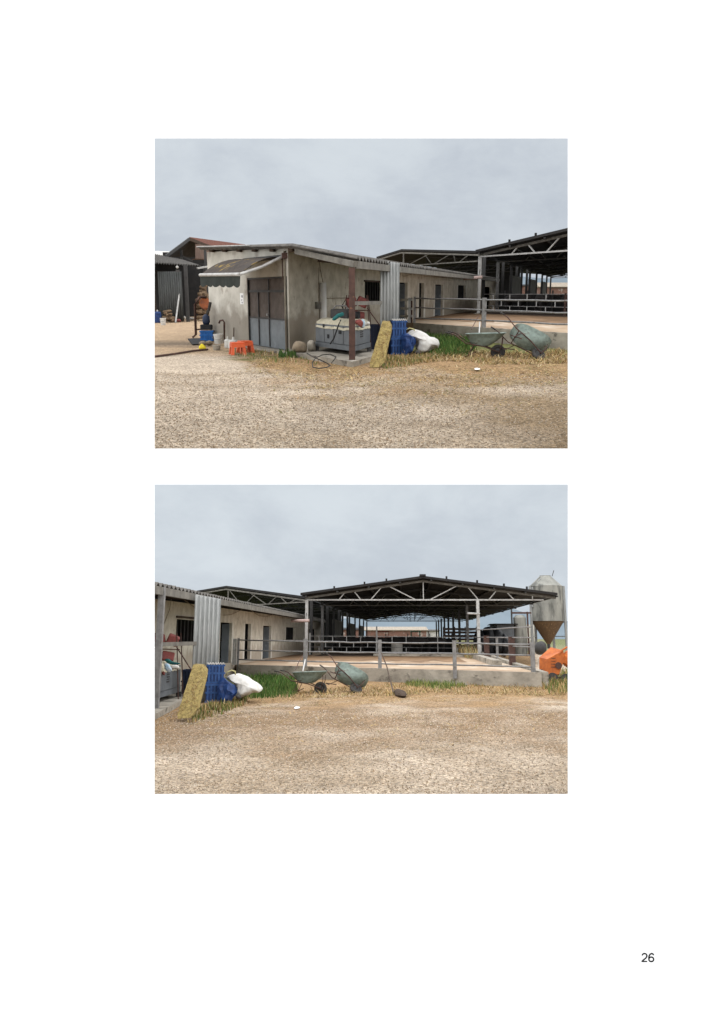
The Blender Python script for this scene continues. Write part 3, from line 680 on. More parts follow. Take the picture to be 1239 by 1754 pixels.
# double door
dr = MB(); inn = dA * .04
def onF(s, z, k=0.0): return Vector((C0.x + fA.x * s, C0.y + fA.y * s, z)) + dA * k
def fbox(b_, sa, sb, za, zb, ka, kb_): b_.prism([onF(sa, za, ka), onF(sb, za, ka), onF(sb, zb, ka), onF(sa, zb, ka)], [onF(sa, za, kb_), onF(sb, za, kb_), onF(sb, zb, kb_), onF(sa, zb, kb_)])
DW = ds1 - ds0; zm = A.pl(458, 547, C1, fA).z; zt_ = A.pl(458, 499, C1, fA).z
mid1, mid2 = ds0 + DW * .27, ds0 + DW * .54
leaf = MB(); fbox(leaf, ds0 + .05, ds1 - .05, .08, zm, .075, .11); dd = leaf.build("double_door", M_doorg, hs)
up_ = MB(); fbox(up_, ds0 + .05, ds1 - .05, zm + .03, dz1 - .05, .09, .11); up_.build("mesh_panel", M_mesh, dd)
fm = MB()
for a, b_ in ((ds0, ds0 + .05), (ds1 - .05, ds1)): fbox(fm, a, b_, .06, dz1, .02, .12)
fbox(fm, ds0 + .05, ds1 - .05, dz1 - .05, dz1, .02, .12); fbox(fm, ds0 + .05, ds1 - .05, zt_ - .03, zt_ + .03, .045, .089); fbox(fm, ds0 + .05, ds1 - .05, zm - .0, zm + .04, .04, .074)
for s in (mid1, mid2): fbox(fm, s - .025, s + .025, .1, zt_ - .03, .035, .074)
fbox(fm, mid2 - .02, mid2 + .02, zt_ + .03, dz1 - .05, .05, .089)
fm.build("door_frame", M_steel_dark, dd)
h_ = MB(); fbox(h_, mid2 - .14, mid2 - .06, zm + .1, zm + .16, 0, .03); h_.build("handle", M_galv, dd)
st = MB(); fbox(st, ds0 - .05, LF + .1, -.02, .055, -.35, -.004); st.build("doorstep", M_conc, hs)
# awning with its scalloped valance
W1 = A.pl(486, 440, C1 - dA * .05, fA); W0 = A.pl(418, 446, C1 - dA * .05, fA)
outw = -Vector((fA.y, -fA.x, 0)); outw = outw if outw.y < 0 else -outw
F1 = A.P(411, 470, (W1 + outw * 1.7).y); F0 = A.P(343, 471, (W0 + outw * 1.7).y)
aw = None
def canv(u, v):
    p = W0.lerp(W1, u).lerp(F0.lerp(F1, u), v); p.z += .17 * math.sin(math.pi * v) * (1 - .25 * u) + .02 * math.sin(u * 14) * math.sin(math.pi * v); return p
m = MB(); m.grid(canv, 16, 10); k0 = len(m.v); m.grid(lambda u, v: canv(u, v) - Vector((0, 0, .02)), 16, 10); aw = m.build("awning", M_canvas, hs, smooth=True)
m = MB(); m.tube([F0, F1], .045, 8); m.build("front_bar", M_steel_white, aw)
def val(u, v):
    p = F0.lerp(F1, u); p.z -= .04 + v * (.24 + .055 * abs(math.sin(u * math.pi * 6))) ; p += outw * (.02 * math.sin(u * 20) * v); return p
m = MB(); m.grid(val, 48, 3); m.grid(lambda u, v: val(u, v) - outw * .012, 48, 3); m.build("valance", M_valance, aw)
arm_e = W1 + Vector((0, 0, .02)); m = MB(); m.tube([F1, F1.lerp(arm_e, .5) + Vector((0, 0, -.04)), arm_e], .04, 7); m.build("arm", M_steel_white, aw)
m = MB(); m.tube([F0 + Vector((0, 0, -.02)), W0 + Vector((0, 0, -.25))], .03, 6); m.build("arm", M_steel_dark, aw)
m = MB(); m.tube([W0, W1 + fA * .1], .06, 8); m.build("roller", M_steel_dark, aw)
m = MB(); k = W1 - fA * .1; m.tube([(k.x, k.y, k.z), (k.x, k.y, dz1 - .05)], .015, 5); m.box((-.08, -.06, -.05), (.08, .04, .1), at=W1 + fA * .1); m.build("crank", M_rust, aw)
# notice on the wall
n0 = A.pl(414, 512, C1 - dA * .02, fA); s_n = (n0 - C0).to_2d().length; z_n = n0.z
nb = MB(); fbox(nb, s_n - .16, s_n + .16, z_n - .16, z_n + .17, -.012, -.004); nb.build("notice", M_paper, None, label="white notice sheet on the plaster beside the double door " + U, cat="notice")
ntc = V.tops[-1]
ni = MB()
for a, b_, c, e in ((-.03, .09, .04, .11), (-.07, .05, -.03, -.015), (-.07, .02, -.06, -.045), (-.02, .06, -.13, -.09)): fbox(ni, s_n + a, s_n + b_, z_n + c, z_n + e, -.016, -.0125)
ni.build("print", M_gray_ink, ntc)
# wires, drain pipe and switch box on the side wall
o = thing("drain_pipe", "white plastic drain pipe on the plaster beside the grey generator " + U, "pipe", onA(548, 560) - nA * .12)
pp = onA(548, 484) - nA * .1; pq = onA(547, 549) - nA * .1
MB().tube([(pp.x, pp.y, PZ), (pp.x, pp.y, pp.z)], .1, 12).build("tube", M_pvc, o, smooth=True)
MB().tube([pp + Vector((0, 0, .0)), pp + Vector((.0, 0, .35)) + dA * -.2, pp + Vector((0, 0, .75)) - dA * .35], .014, 5).build("bracket_wire", M_wire, o)
sb = onA(542.5, 523) - nA * .02; MB().box((-.14, -.06, -.1), (.14, .02, .1), Matrix.Rotation(math.atan2(dA.y, dA.x), 3, 'Z'), sb).build("switch_box", M_fascia, label="small grey switch box low on the side wall " + U, cat="switch box")
for i, (pts, lb) in enumerate((([(542, 458), (541.5, 500), (542, 521)], "thin cable running down to the switch box"), ([(551, 511), (575, 510.5), (598, 510)], "thin horizontal pipe along the porch wall"),
     ([(616, 445), (628, 456), (651, 466)], "sagging cable above the barred window"), ([(688, 474), (701, 470), (716, 462)], "pale cable looping up to the eave past the corrugated sheet"), ([(729, 468), (745, 474), (757, 476), (768, 472), (778, 466)], "looped cable hanging under the long eave"))):
    hanging([onA(x, y) - nA * .08 for x, y in pts], .011).build("cable", M_wire, label=lb + " " + U, cat="cable")
# ---- things on the porch pad
gc, ga, gr = A.G(606, 610.5, PZ), A.G(541, 600.5, PZ), A.G(634.5, 602, PZ)
gz = (A.Z(gc, 559) - PZ)
machine("grey steel generator on its skid under the porch " + U, gc, ga, gr, PZ, gz)
zt2 = PZ + gz
ctr = (ga + gr) / 2
fl = thing("fleece", "cream fleece blanket draped over the grey generator " + U, "blanket", Vector((ctr.x, ctr.y, zt2 + .006)))
gd = ga + gr - gc
b = MB()
def flf(u, v):
    p = gc.lerp(ga, u).lerp(gr.lerp(gd, u), v); e = min(u, 1 - u, v, 1 - v); c_ = Vector((ctr.x, ctr.y, 0)); q = Vector((p.x, p.y, 0)); q = c_ + (q - c_) * 1.03
    z = zt2 + .03 + min(e * 9, 1) * (.09 + .09 * fbm(p.x, p.y, 2.3, 4)); return Vector((q.x, q.y, z - (.14 + .06 * fbm(p.x, p.y, 3, 2)) * (e < .01)))
b.grid(flf, 28, 22); b.build("cloth", M_cream, fl, smooth=True)
o = thing("motor", "dark grey motor standing on the fleece on the generator " + U, "motor", A.P(585, 550, ctr.y))
cc = A.P(583, 549, ctr.y + .2); rr = Matrix.Rotation(R(-20), 3, 'Z')
MB().box((-.22, -.16, 0), (.24, .16, .3), rr, cc).build("housing", M_steel_dark, o, bevel=.03)
MB().tube([cc + Vector((.2, 0, .14)), cc + Vector((.5, -.1, .14))], .1, 12).build("shaft_cover", M_black, o)
MB().tube([cc + Vector((-.18, 0, .3)), cc + Vector((-.1, 0, .38)), cc + Vector((.14, 0, .38)), cc + Vector((.2, 0, .3))], .02, 6).build("handle", M_steel, o)
b = MB().puff(outline(A, [(568, 548), (577, 538), (588, 534), (590, 541), (581, 545), (574, 550)], gc.y + .45), (.02, -.1, .0), .03)
b.build("rag", M_teal, label="dark teal rag hanging before the motor " + U, cat="rag", smooth=True)
hanging([A.P(584, 548, gc.y + .25), A.P(580, 557, gc.y + .22), A.P(572, 580, gc.y + .35), A.P(566, 589, gc.y + .6)], .018).build("hose", M_black, label="black hose hanging down the front of the generator " + U, cat="hose", smooth=True)
for i, (ol, m_, lb) in enumerate((([(607, 549), (617, 546), (623, 552), (619, 562), (612, 556), (606, 553)], M_red, "reddish crumpled cloth on the generator corner"), ([(616, 549), (623, 546), (627, 553), (624, 563), (618, 560)], mat("blue rag", (.25, .40, .52), (.5, .5, .5), 9, .9), "pale blue crumpled cloth on the generator corner"), ([(626, 552), (633, 551), (634, 557), (627, 558)], M_white, "white cloth at the generator's right corner"))):
    MB().puff(outline(A, ol, gc.y + .28 + .1 * i), (.0, -.06, .01), .03, seed=i * 3).build("cloth", m_, label=lb + " " + U, cat="cloth", smooth=True)
def red_machine(V, cx, cy, Yd, lb, sc=1.0):
    c = V.P(cx, cy, Yd); o = thing("sprayer", lb, "machine", Vector((c.x, c.y, PZ)))
    rt = Matrix.Rotation(R(15), 3, 'Z')
    for dx, dz, w_ in ((-.17, .10, .13), (.12, .10, .14), (.02, -.28, .15)): MB().box((-w_, -.1, -.12), (w_, .1, .12), rt @ Matrix.Rotation(dx * 2.2 + .15, 3, "Y") @ Matrix.Rotation(dz * 2, 3, "X"), c + Vector((dx, 0, dz)) * sc).build("tank", M_red, o, bevel=.03)
    fr = MB(); z0 = PZ
    for dx, dy in ((-.36, -.1), (.3, -.1), (-.3, .2), (.34, .2)): fr.tube([c + Vector((dx * .8, dy, .28)), (c.x + dx * 1.2, c.y + dy, z0)], .014, 5)
    fr.tube([c + Vector((-.3, -.12, -.1)), c + Vector((.34, -.12, -.12))], .014, 5); fr.tube([c + Vector((.25, -.1, -.05)), c + Vector((.75, -.2, -.72))], .016, 5)
    fr.build("frame", M_rust, o)
    MB().tube([c + Vector((-.3, .05, .2)), c + Vector((-.42, 0, 0)), c + Vector((-.3, -.05, -.3)), c + Vector((-.1, 0, -.5))], .02, 6).build("hose", M_black, o)
    return o
red_machine(A, 613, 524, gc.y + 2.3, "faded red sprayer on thin legs between post and barred window " + U)
# rail from post to the corrugated sheet
pr = A.P(608, 500, post.y + .02)
# corrugated sheet
cs = A.G(668, 606); ct = A.up(cs, 448)
pA_ = A.P(652, 446.5, cs.y - .25); pB_ = A.P(685, 450.5, cs.y + .3)
shb = wave(pA_, pB_, Vector((0, 0, -pA_.z + .02)), .035, 6, 8, .008, Vector((.3, -1, 0)).normalized())
shb.build("corrugated_sheet", M_galv, label="upright grey corrugated sheet between barred window and doorways " + U, cat="metal sheet", smooth=True)
ra = A.P(606, 519.5, post.y + .08); rb_ = A.P(653, 518.5, cs.y - .2)
MB().bar(ra, rb_, .06, .09).build("porch_rail", M_fascia, label="horizontal grey rail from porch post to corrugated sheet " + U, cat="rail")
# stone block
o = A.G(512, 604, PZ)
MB().puff([A.P(x, y, o.y + .1) for x, y in ((500.5, 604), (501, 592), (506, 584.5), (515, 584), (526, 588), (527, 604))], (0, -.22, .02), .015, seed=4).build("stone_block", M_stone, label="rough tan stone block at the house corner " + U, cat="stone", smooth=True)
MB().puff([A.P(x, y, o.y + .5) for x, y in ((527, 604), (526, 586), (532, 582), (540, 583), (542, 603))], (0, -.2, .02), .015, seed=9).build("stone_block", M_conc, label="grey stone block between tan block and generator " + U, cat="stone", smooth=True)
# black hose loops on the pad
hp = [(526, 605), (536, 611), (548, 616), (560, 622), (566, 626), (560, 629.5), (546, 631), (536, 629), (535, 622), (541, 613), (552, 608), (566, 606.5), (576, 611), (572, 617), (568, 622)]
hanging([A.G(x, y, PZ + .03 if y < 618 else .06) for x, y in hp], .013).build("hose", M_rubber, label="coiled black hose on the ground before the pad " + U, cat="hose", smooth=True)
# ---- straw board, crates, bags
bd = outline(A, [(655, 551), (666, 552), (670, 559), (669.5, 569), (658.5, 620), (650, 629.5), (633, 629), (634, 621)], 16.75, 17.7)
slab_from(bd, (.03, .14, .02), .010).build("straw_board", M_straw, label="yellow straw slab leaning on the crates " + U, cat="slab")
def loose(V, ol, lb):
    pts = []
    for _ in range(130):
        a = rnd.choice(ol); c = sum(ol, Vector()) / len(ol); q = a.lerp(c, rnd.random()) ; pts.append((q.x, q.y - .02, q.z))
    b = MB(); cols = []
    for x, y, z in pts:
        a = rnd.uniform(0, 3.14); l = rnd.uniform(.02, .055); d_ = Vector((math.cos(a), -rnd.uniform(0, .5), math.sin(a))) * l; q = len(b.v); p = Vector((x, y, z)); w_ = Vector((-math.sin(a), 0, math.cos(a))) * .004
        b.v += [p - w_, p + w_, p + d_ + w_, p + d_ - w_]; b.f.append((q, q + 1, q + 2, q + 3)); c = PAL_DRY[int(rnd.random() * 5)]; cols += [(*c, 1)] * 4
    o = V.tops[-1]; b.build("loose_straw", M_blade, o, kind="stuff", colors=cols)
loose(A, bd, "")
cb = A.G(678, 607); hC = A.Z(cb, 549)
def crates(V, base, hC, yaw, w_, tag_):
    g = "blue crates stacked by the straw slab " + tag_
    crate("crate", "large blue crate at the foot of the stack behind the straw slab " + tag_, Vector((base.x, base.y, 0)), w_, .7, hC / 2 - .005, yaw, M_blue, g)
    crate("crate", "large blue crate on top of the stack behind the straw slab " + tag_, Vector((base.x + .01, base.y + .01, hC / 2)), w_ * .97, .68, hC / 2, yaw, M_blue, g)
    b = MB(); q = Matrix.Rotation(yaw, 3, 'Z'); n = 22
    pts = [Vector((base.x, base.y, 0)) + q @ Vector((-w_ / 2 + w_ * i / n, -.36, 0)) + Vector((0, 0, hC + .02 + .025 * math.sin(i * 1.9))) for i in range(n + 1)]
    b.tube(pts, .014, 5); b.build("cord", M_white, label="pale frayed cord along the top rim of the blue crates " + tag_, cat="cord")
crates(A, cb + Vector((0, .35, 0)), hC, R(14), .40, U)
MB().puff(outline(A, [(690, 572), (697, 569), (706, 577), (713, 582), (715, 590), (708, 601), (700, 610), (689, 609), (688, 590)], cb.y - .25, cb.y), (.03, -.17, .02), .10, rings=4, seed=2, fold=.10).build("tarpaulin", M_blue, label="crumpled blue tarpaulin between crates and white sack " + U, cat="tarpaulin", smooth=False)
bin_ = A.G(641, 606); crate("crate", "dark blue crate between generator and straw slab " + U, Vector((bin_.x + .05, bin_.y + .3, PZ)), .34, .5, A.Z(bin_, 550) - PZ - .1, R(5), M_dkblue)
bg_ = MB().puff(outline(A, [(693, 574), (702, 567), (714, 564.5), (724, 568), (736, 577), (748, 583), (753.5, 590), (752, 597), (744, 596), (734, 601), (722, 606.5), (714, 600), (716, 590), (710, 582)], cb.y - .1, cb.y + .5), (.05, -.42, .05), .06, rings=10, seed=12, fold=.025)
bg = bg_.build("sack", M_white, label="big dirty white sack lying against the blue tarpaulin " + U, cat="sack", smooth=True)
MB().tube(outline(A, [(692, 572), (695, 565), (702, 562), (709, 564), (712, 569)], cb.y + .2), .018, 6).build("loop", mat("yellow strap", (.42, .38, .18), rough=.9), bg, smooth=True)
MB().puff(outline(A, [(709, 604), (712, 600), (719, 601), (721, 606), (714, 609)], cb.y - .5), (0, -.1, 0), .01).build("tyre", M_rubber, label="black rubber scrap under the white sack " + U, cat="tyre", smooth=True)
# ---- wheelbarrows
w1 = A.G(843, 611); wheelbarrow("green wheelbarrow standing upright left of the tipped one " + U, Vector((w1.x - .27, w1.y + .15, -.05)), Matrix.Rotation(R(-14), 3, 'Z') @ Matrix.Rotation(R(2), 3, 'Y'))
w2 = A.G(915, 617)
wheelbarrow("green wheelbarrow tipped over on its side against the yard wall " + U, Vector((w2.x - .24, w2.y + .35, .22)), Matrix.Rotation(R(-8), 3, 'Z') @ Matrix.Rotation(R(28), 3, 'Y') @ Matrix.Rotation(R(-58), 3, 'X') @ Matrix.Translation((-.15, 0, -.45)).to_3x3())
MB().puff([A.G(x, y, .03) for x, y in ((812, 632), (817, 631), (823, 632.5), (821, 633.6), (814, 633.3))], (0, 0, .012), .03, seed=3).build("litter", M_paper, label="scrap of white paper on the straw " + U, cat="litter")
# pitchfork leaning behind the first wheelbarrow
MB().tube([A.P(821, 573, 20.6), A.P(822, 552, 21.2)], .02, 6).build("stick", M_steel_white, label="short pale stick standing behind the upright wheelbarrow " + U, cat="stick")
MB().tube([A.P(808, 564, 20.6), A.P(812, 556, 21.0), A.P(820, 541, 21.6)], .012, 6).build("rod", M_rust, label="thin bent rod leaning towards the fence post " + U, cat="rod")
# ---- fences
def slabp(px): # point on the slab's front edge under pixel column px
    lo, hi = -5.0, 20.0
    for _ in range(40):
        m_ = (lo + hi) / 2; p = s0 + sd * m_
        if A.px((p.x, p.y, SZ))[0] < px: lo = m_
        else: hi = m_
    return s0 + sd * lo
def at_(p, py): return A.up(p, py)
pa, pb, pc = slabp(709.5) + dA * .06, slabp(828) + dA * .06, slabp(973) + dA * .06; pd = pc + sd * 3.2
rl = []
for ya, yb, yc in ((511, 514, 516), (527, 531.5, 537), (545, 549, 556.5)):
    a_, b_, c_ = at_(pa, ya), at_(pb, yb), at_(pc, yc); rl.append([a_, b_, c_, c_ + (c_ - b_).normalized() * 3.2])
fence("pipe_fence", "grey pipe fence with three rails along the yard's front edge " + U, [(pa, -.02, at_(pa, 508).z, .09), (pb, SZ, at_(pb, 510).z, .14), (pd, SZ, at_(pb, 510).z, .14)], rl, r=.027, sag=.05)
ga_, gb_ = A.P(686, 540, pa.y + 1.8), A.P(704, 540, pa.y + .1)
f = thing("gate", "small pale gate with three rails beside the corrugated sheet " + U, "gate", Vector((gb_.x, gb_.y, SZ)))
for y1, y2 in ((514, 513), (528, 529), (541.5, 541.5)): MB().bar(A.P(686, y1, ga_.y), A.P(706, y2, gb_.y), .05, .09).build("rail", M_steel_white, f)
for x, wd in ((701.5, .1), (705, .07)): a_ = A.P(x, 540, gb_.y + .1); MB().bar((a_.x, a_.y, SZ), (a_.x, a_.y, A.Z(a_, 510)), wd, wd).build("post", M_steel_white if x < 703 else M_rust, f)
# rear feed fence
ra0, rb0 = A.G(829, 537, SZ), A.G(969, 541.5, SZ); ext = (rb0 - ra0).normalized() * 5
f = thing("feed_fence", "pale feed fence with staggered uprights at the back of the yard " + U, "fence", Vector((ra0.x, ra0.y, SZ)))
rows = [(504, 504), (514.3, 515), (523.5, 526.5), (533, 536.5)]
for i, (a_, b_) in enumerate(rows):
    p, q = A.up(ra0, a_), A.up(rb0, b_); MB().tube([p, q, q + ext], .035 if i in (1, 3) else .022, 6).build("rail", M_steel_white if i in (1, 3) else M_steel, f)
rdir = (rb0 - ra0).normalized()
def rear(px):
    return A.pl(px, 520, ra0, rdir)
for i, xs in enumerate(((844.6, 873, 902.7, 935), (859, 888, 919, 951), (845, 873.5, 903, 935))):
    for x in xs:
        p = rear(x); t = (x - 829) / 140; MB().bar(A.up(p, rows[i][0] + (rows[i][1] - rows[i][0]) * t), A.up(p, rows[i + 1][0] + (rows[i + 1][1] - rows[i + 1][0]) * t), .045).build("upright", M_steel_white, f)
p = rear(968.5); MB().bar((p.x, p.y, SZ), A.up(p, 502), .1).build("post", M_rust, f)
# ---- main barn
P0 = A.G(819.5, 538, SZ); gA = Vector((3.2, -6.0, 0)).normalized()
zch = A.Z(P0, 439.5); zev = A.Z(P0, 434); 
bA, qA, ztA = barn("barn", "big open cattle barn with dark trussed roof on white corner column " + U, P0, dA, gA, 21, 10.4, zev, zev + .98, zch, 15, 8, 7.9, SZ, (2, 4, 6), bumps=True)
MB().box((-.25, -.25, 0), (.25, .25, .06), at=P0 + Vector((0, 0, 0))).build("footing", M_conc, bA)
tl = A.P(794, 477.5, P0.y - 1.2); tr = A.P(826.5, 474.5, P0.y - 1.4)
lmp = thing("tube_lamp", "long pinkish tube lamp fixed to the barn's corner post " + U, "lamp", tl.lerp(tr, .5))
MB().tube([tl, tr], .085, 10).build("housing", M_pink, lmp, smooth=True)
q = tl.lerp(tr, .8); MB().tube([q, P0 + Vector((0, -.1, q.z))], .02, 6).build("bracket", M_steel_dark, lmp)
# made-up dark board for the shade inside the barn, and what stands beyond
f = thing("shade_barrier", "low dark barrier added for the shade inside the barn " + U, "barrier", qA(1, 4, SZ))
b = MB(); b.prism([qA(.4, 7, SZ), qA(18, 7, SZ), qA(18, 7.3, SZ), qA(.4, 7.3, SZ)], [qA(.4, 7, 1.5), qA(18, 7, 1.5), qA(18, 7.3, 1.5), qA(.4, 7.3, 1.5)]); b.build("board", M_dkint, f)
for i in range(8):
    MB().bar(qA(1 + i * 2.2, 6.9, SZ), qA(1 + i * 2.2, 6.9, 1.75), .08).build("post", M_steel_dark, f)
for i, (s_, t_, yw) in enumerate(((2.5, 5.0, 10), (4.8, 4.2, -25), (6.9, 5.2, 160), (9.2, 4.4, 40), (3.4, 10, 100))):
    cow(("black cow standing in the barn's shade, number %s from the corner post " % ("first", "second", "third", "fourth", "fifth")[i]).replace("number ", "") + U, qA(s_, t_, SZ + .02), math.atan2(gA.y, gA.x) + R(yw), "black cows in the barn " + U)
def far_shed(V, name, lb, cat, x0, x1, ytop, ymid, ybot, Yd, mr, mw, deep=8):
    a, b_ = V.P(x0, ybot, Yd), V.P(x1, ybot, Yd); o = thing(name, lb, cat, Vector((a.x, a.y, 0))); zt, zm_ = V.P(x0, ytop, Yd + deep / 2).z, V.P(x0, ymid, Yd).z
    MB().prism([Vector((a.x, Yd, 0)), Vector((b_.x, Yd, 0)), Vector((b_.x, Yd + deep, 0)), Vector((a.x, Yd + deep, 0))], [Vector((a.x, Yd, zm_)), Vector((b_.x, Yd, zm_)), Vector((b_.x, Yd + deep, zm_)), Vector((a.x, Yd + deep, zm_))]).build("wall", mw, o)
    MB().prism([Vector((a.x - .3, Yd - .4, zm_ + .01)), Vector((b_.x + .3, Yd - .4, zm_ + .01)), Vector((b_.x + .3, Yd + deep, zm_ + .01)), Vector((a.x - .3, Yd + deep, zm_ + .01))],
               [Vector((a.x - .3, Yd - .4, zm_ + .12)), Vector((b_.x + .3, Yd - .4, zm_ + .12)), Vector((b_.x + .3, Yd + deep / 2, zt)), Vector((a.x - .3, Yd + deep / 2, zt))]).build("roof", mr, o)
    return o
M_beige = mat("beige roof sheet", (.34, .29, .22), (.25, .21, .165), 1, .9, stretch=(3, .3, 1)); M_brick = mat("red brown brick", (.20, .10, .075), (.13, .08, .06), 1.5, .95, c3=(.35, .3, .26), s3=.8, t3=.55)
far_shed(A, "far_shed", "distant low shed with beige roof seen under the barn " + U, "shed", 925, 1075, 484, 492, 506, 150, M_beige, M_brick)
far_shed(A, "far_shed", "distant reddish shed seen between the barn's columns " + U, "shed", 856, 912, 487, 490, 506, 165, M_dark_sheet, M_brick)
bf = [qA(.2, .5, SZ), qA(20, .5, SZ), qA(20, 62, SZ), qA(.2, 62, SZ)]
MB().prism([p + Vector((0, 0, .004)) for p in bf], [p + Vector((0, 0, .02)) for p in bf]).build("barn_shade_floor", M_dung, kind="structure")  # dark floor added to stop light bouncing up into the barn
# ---- barn behind the house
P1 = A.P(722, 490, 70); P1.z = 0
gB = gA
def backbarn(A, dA, U, ca, cr, ce, yc, cc0):
    a = A.P(*ca); r_ = A.P(*cr); e_ = A.P(*ce)
    o = thing("barn", "dark trussed barn roof rising behind the long house " + U, "barn", Vector((a.x, a.y, 0)))
    T = dA * 60; up = Vector((0, 0, .14))
    for p, q in ((a, r_), (r_, e_)): MB().prism([p, q, q + T, p + T], [p + up, q + up, q + T + up, p + T + up]).build("roof", M_dark_sheet, o)
    for k, (t, mm) in enumerate(((0, M_fascia), (8, M_steel_dark), (16, M_steel_dark), (24, M_steel_dark))):  # rear trusses in dark steel, their shade painted in
        s = dA * t; m = MB(); lo = Vector((0, 0, -.12)); d2 = Vector((0, 0, A.P(ce[0], yc, 50).z - e_.z)); c0 = A.P(*cc0); c1 = e_ + d2
        c0.z = c1.z
        m.bar(a + lo + s, r_ + lo + s, .07, .1); m.bar(r_ + lo + s, e_ + lo + s, .07, .1); m.bar(c0 + s, c1 + s, .06, .07)
        top = lambda u: r_.lerp(e_, u) + lo; bot = lambda u: c0.lerp(c1, u)
        m.bar(top(.03) + s, Vector((top(.03).x, top(.03).y, c0.z)) + s, .09)
        for u, v in ((.16, .04), (.2, .40), (.5, .32), (.53, .66), (.76, .70), (.8, .88)): m.bar(bot(u) + s, top(v) + s, .05)
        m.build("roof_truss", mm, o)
    for k in range(4):
        for p in (a, e_): q = p + dA * (k * 10); MB().bar((q.x + .3, q.y, 0), (q.x + .3, q.y, q.z), .2).build("column", M_steel_dark, o)
    q = e_ + dA * 26; q2 = a + dA * 26
    MB().prism([Vector((q2.x, q2.y, 0)), Vector((q.x, q.y, 0)), Vector((q.x, q.y, 0)) + dA * .2, Vector((q2.x, q2.y, 0)) + dA * .2], [Vector((q2.x, q2.y, 5.0)), Vector((q.x, q.y, e_.z - .1)), Vector((q.x, q.y, e_.z - .1)) + dA * .2, Vector((q2.x, q2.y, 5.0)) + dA * .2]).build("inner_wall", M_dkint, o)  # dark wall added to fill the space under the roof with shade
backbarn(A, dA, U, (645, 443, 62), (688, 430, 58), (822, 433.5, 50), 447, (672, 456, 60.5))
# ---- left: open shed, tiled shed, white roof
Ys = A.G(290, 552).y
def openshed():
    y = Ys; e0, e1 = A.P(225, 448, y - 1.2), A.P(344, 455, y + 2.2); t0, t1 = A.P(225, 427, y + 10), A.P(312, 445, y + 12)
    o = thing("open_shed", "dark open shed with grey corrugated roof and corrugated wall " + U, "shed", Vector((e0.x, e0.y, 0)))
    n = 26; b = MB()
    for k in (0, .03): b.grid(lambda u, v: e0.lerp(e1, u).lerp(t0.lerp(t1, u), v) + Vector((0, 0, .05 * math.sin(2 * math.pi * n * u) - k)), n * 6, 3)
    b.build("roof", M_sheet, o)
    for x, yy in ((320, y + .6),): p = A.P(x, 500, yy); MB().bar((p.x, p.y, 0), (p.x, p.y, A.Z(p, 453)), .18).build("post", M_steel_dark, o)
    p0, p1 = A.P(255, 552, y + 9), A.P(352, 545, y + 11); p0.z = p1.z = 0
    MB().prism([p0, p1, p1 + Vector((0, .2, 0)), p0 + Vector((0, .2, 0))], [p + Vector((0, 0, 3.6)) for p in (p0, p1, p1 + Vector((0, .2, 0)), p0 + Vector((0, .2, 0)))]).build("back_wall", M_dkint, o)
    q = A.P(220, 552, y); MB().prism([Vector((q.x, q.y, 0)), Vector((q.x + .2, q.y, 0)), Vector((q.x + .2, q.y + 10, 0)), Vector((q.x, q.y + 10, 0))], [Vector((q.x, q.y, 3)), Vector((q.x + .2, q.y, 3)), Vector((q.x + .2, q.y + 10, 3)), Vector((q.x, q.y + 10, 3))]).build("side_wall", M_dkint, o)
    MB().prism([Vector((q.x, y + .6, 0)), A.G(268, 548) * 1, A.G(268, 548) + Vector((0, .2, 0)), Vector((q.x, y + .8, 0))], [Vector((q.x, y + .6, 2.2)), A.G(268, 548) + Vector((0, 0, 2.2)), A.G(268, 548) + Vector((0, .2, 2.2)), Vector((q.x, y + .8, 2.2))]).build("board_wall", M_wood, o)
    a, c = A.P(270, 466, y + .5), A.P(311, 464, y + .2); a.z = c.z = A.P(290, 465, y + .3).z
    wave(a, c, Vector((0, 0, -a.z + .02)), .04, 11, 6, .01, Vector((.2, -1, 0)).normalized()).build("corrugated_wall", M_galv_old, o, smooth=True)
    l = thing("wall_lamp", "small round lamp under the open shed's eave " + U, "lamp", A.P(304, 458, y))
    MB().lathe(A.P(304, 457.5, y - .1), [(.02, -.05), (.07, -.04), (.08, .02), (.03, .06)], 14, Matrix.Rotation(R(90), 3, 'X')).build("lens", M_steel_white, l); MB().box((-.1, 0, -.25), (.1, .1, -.12), at=A.P(304, 458, y - .1)).build("bracket", M_steel_dark, l)
openshed()
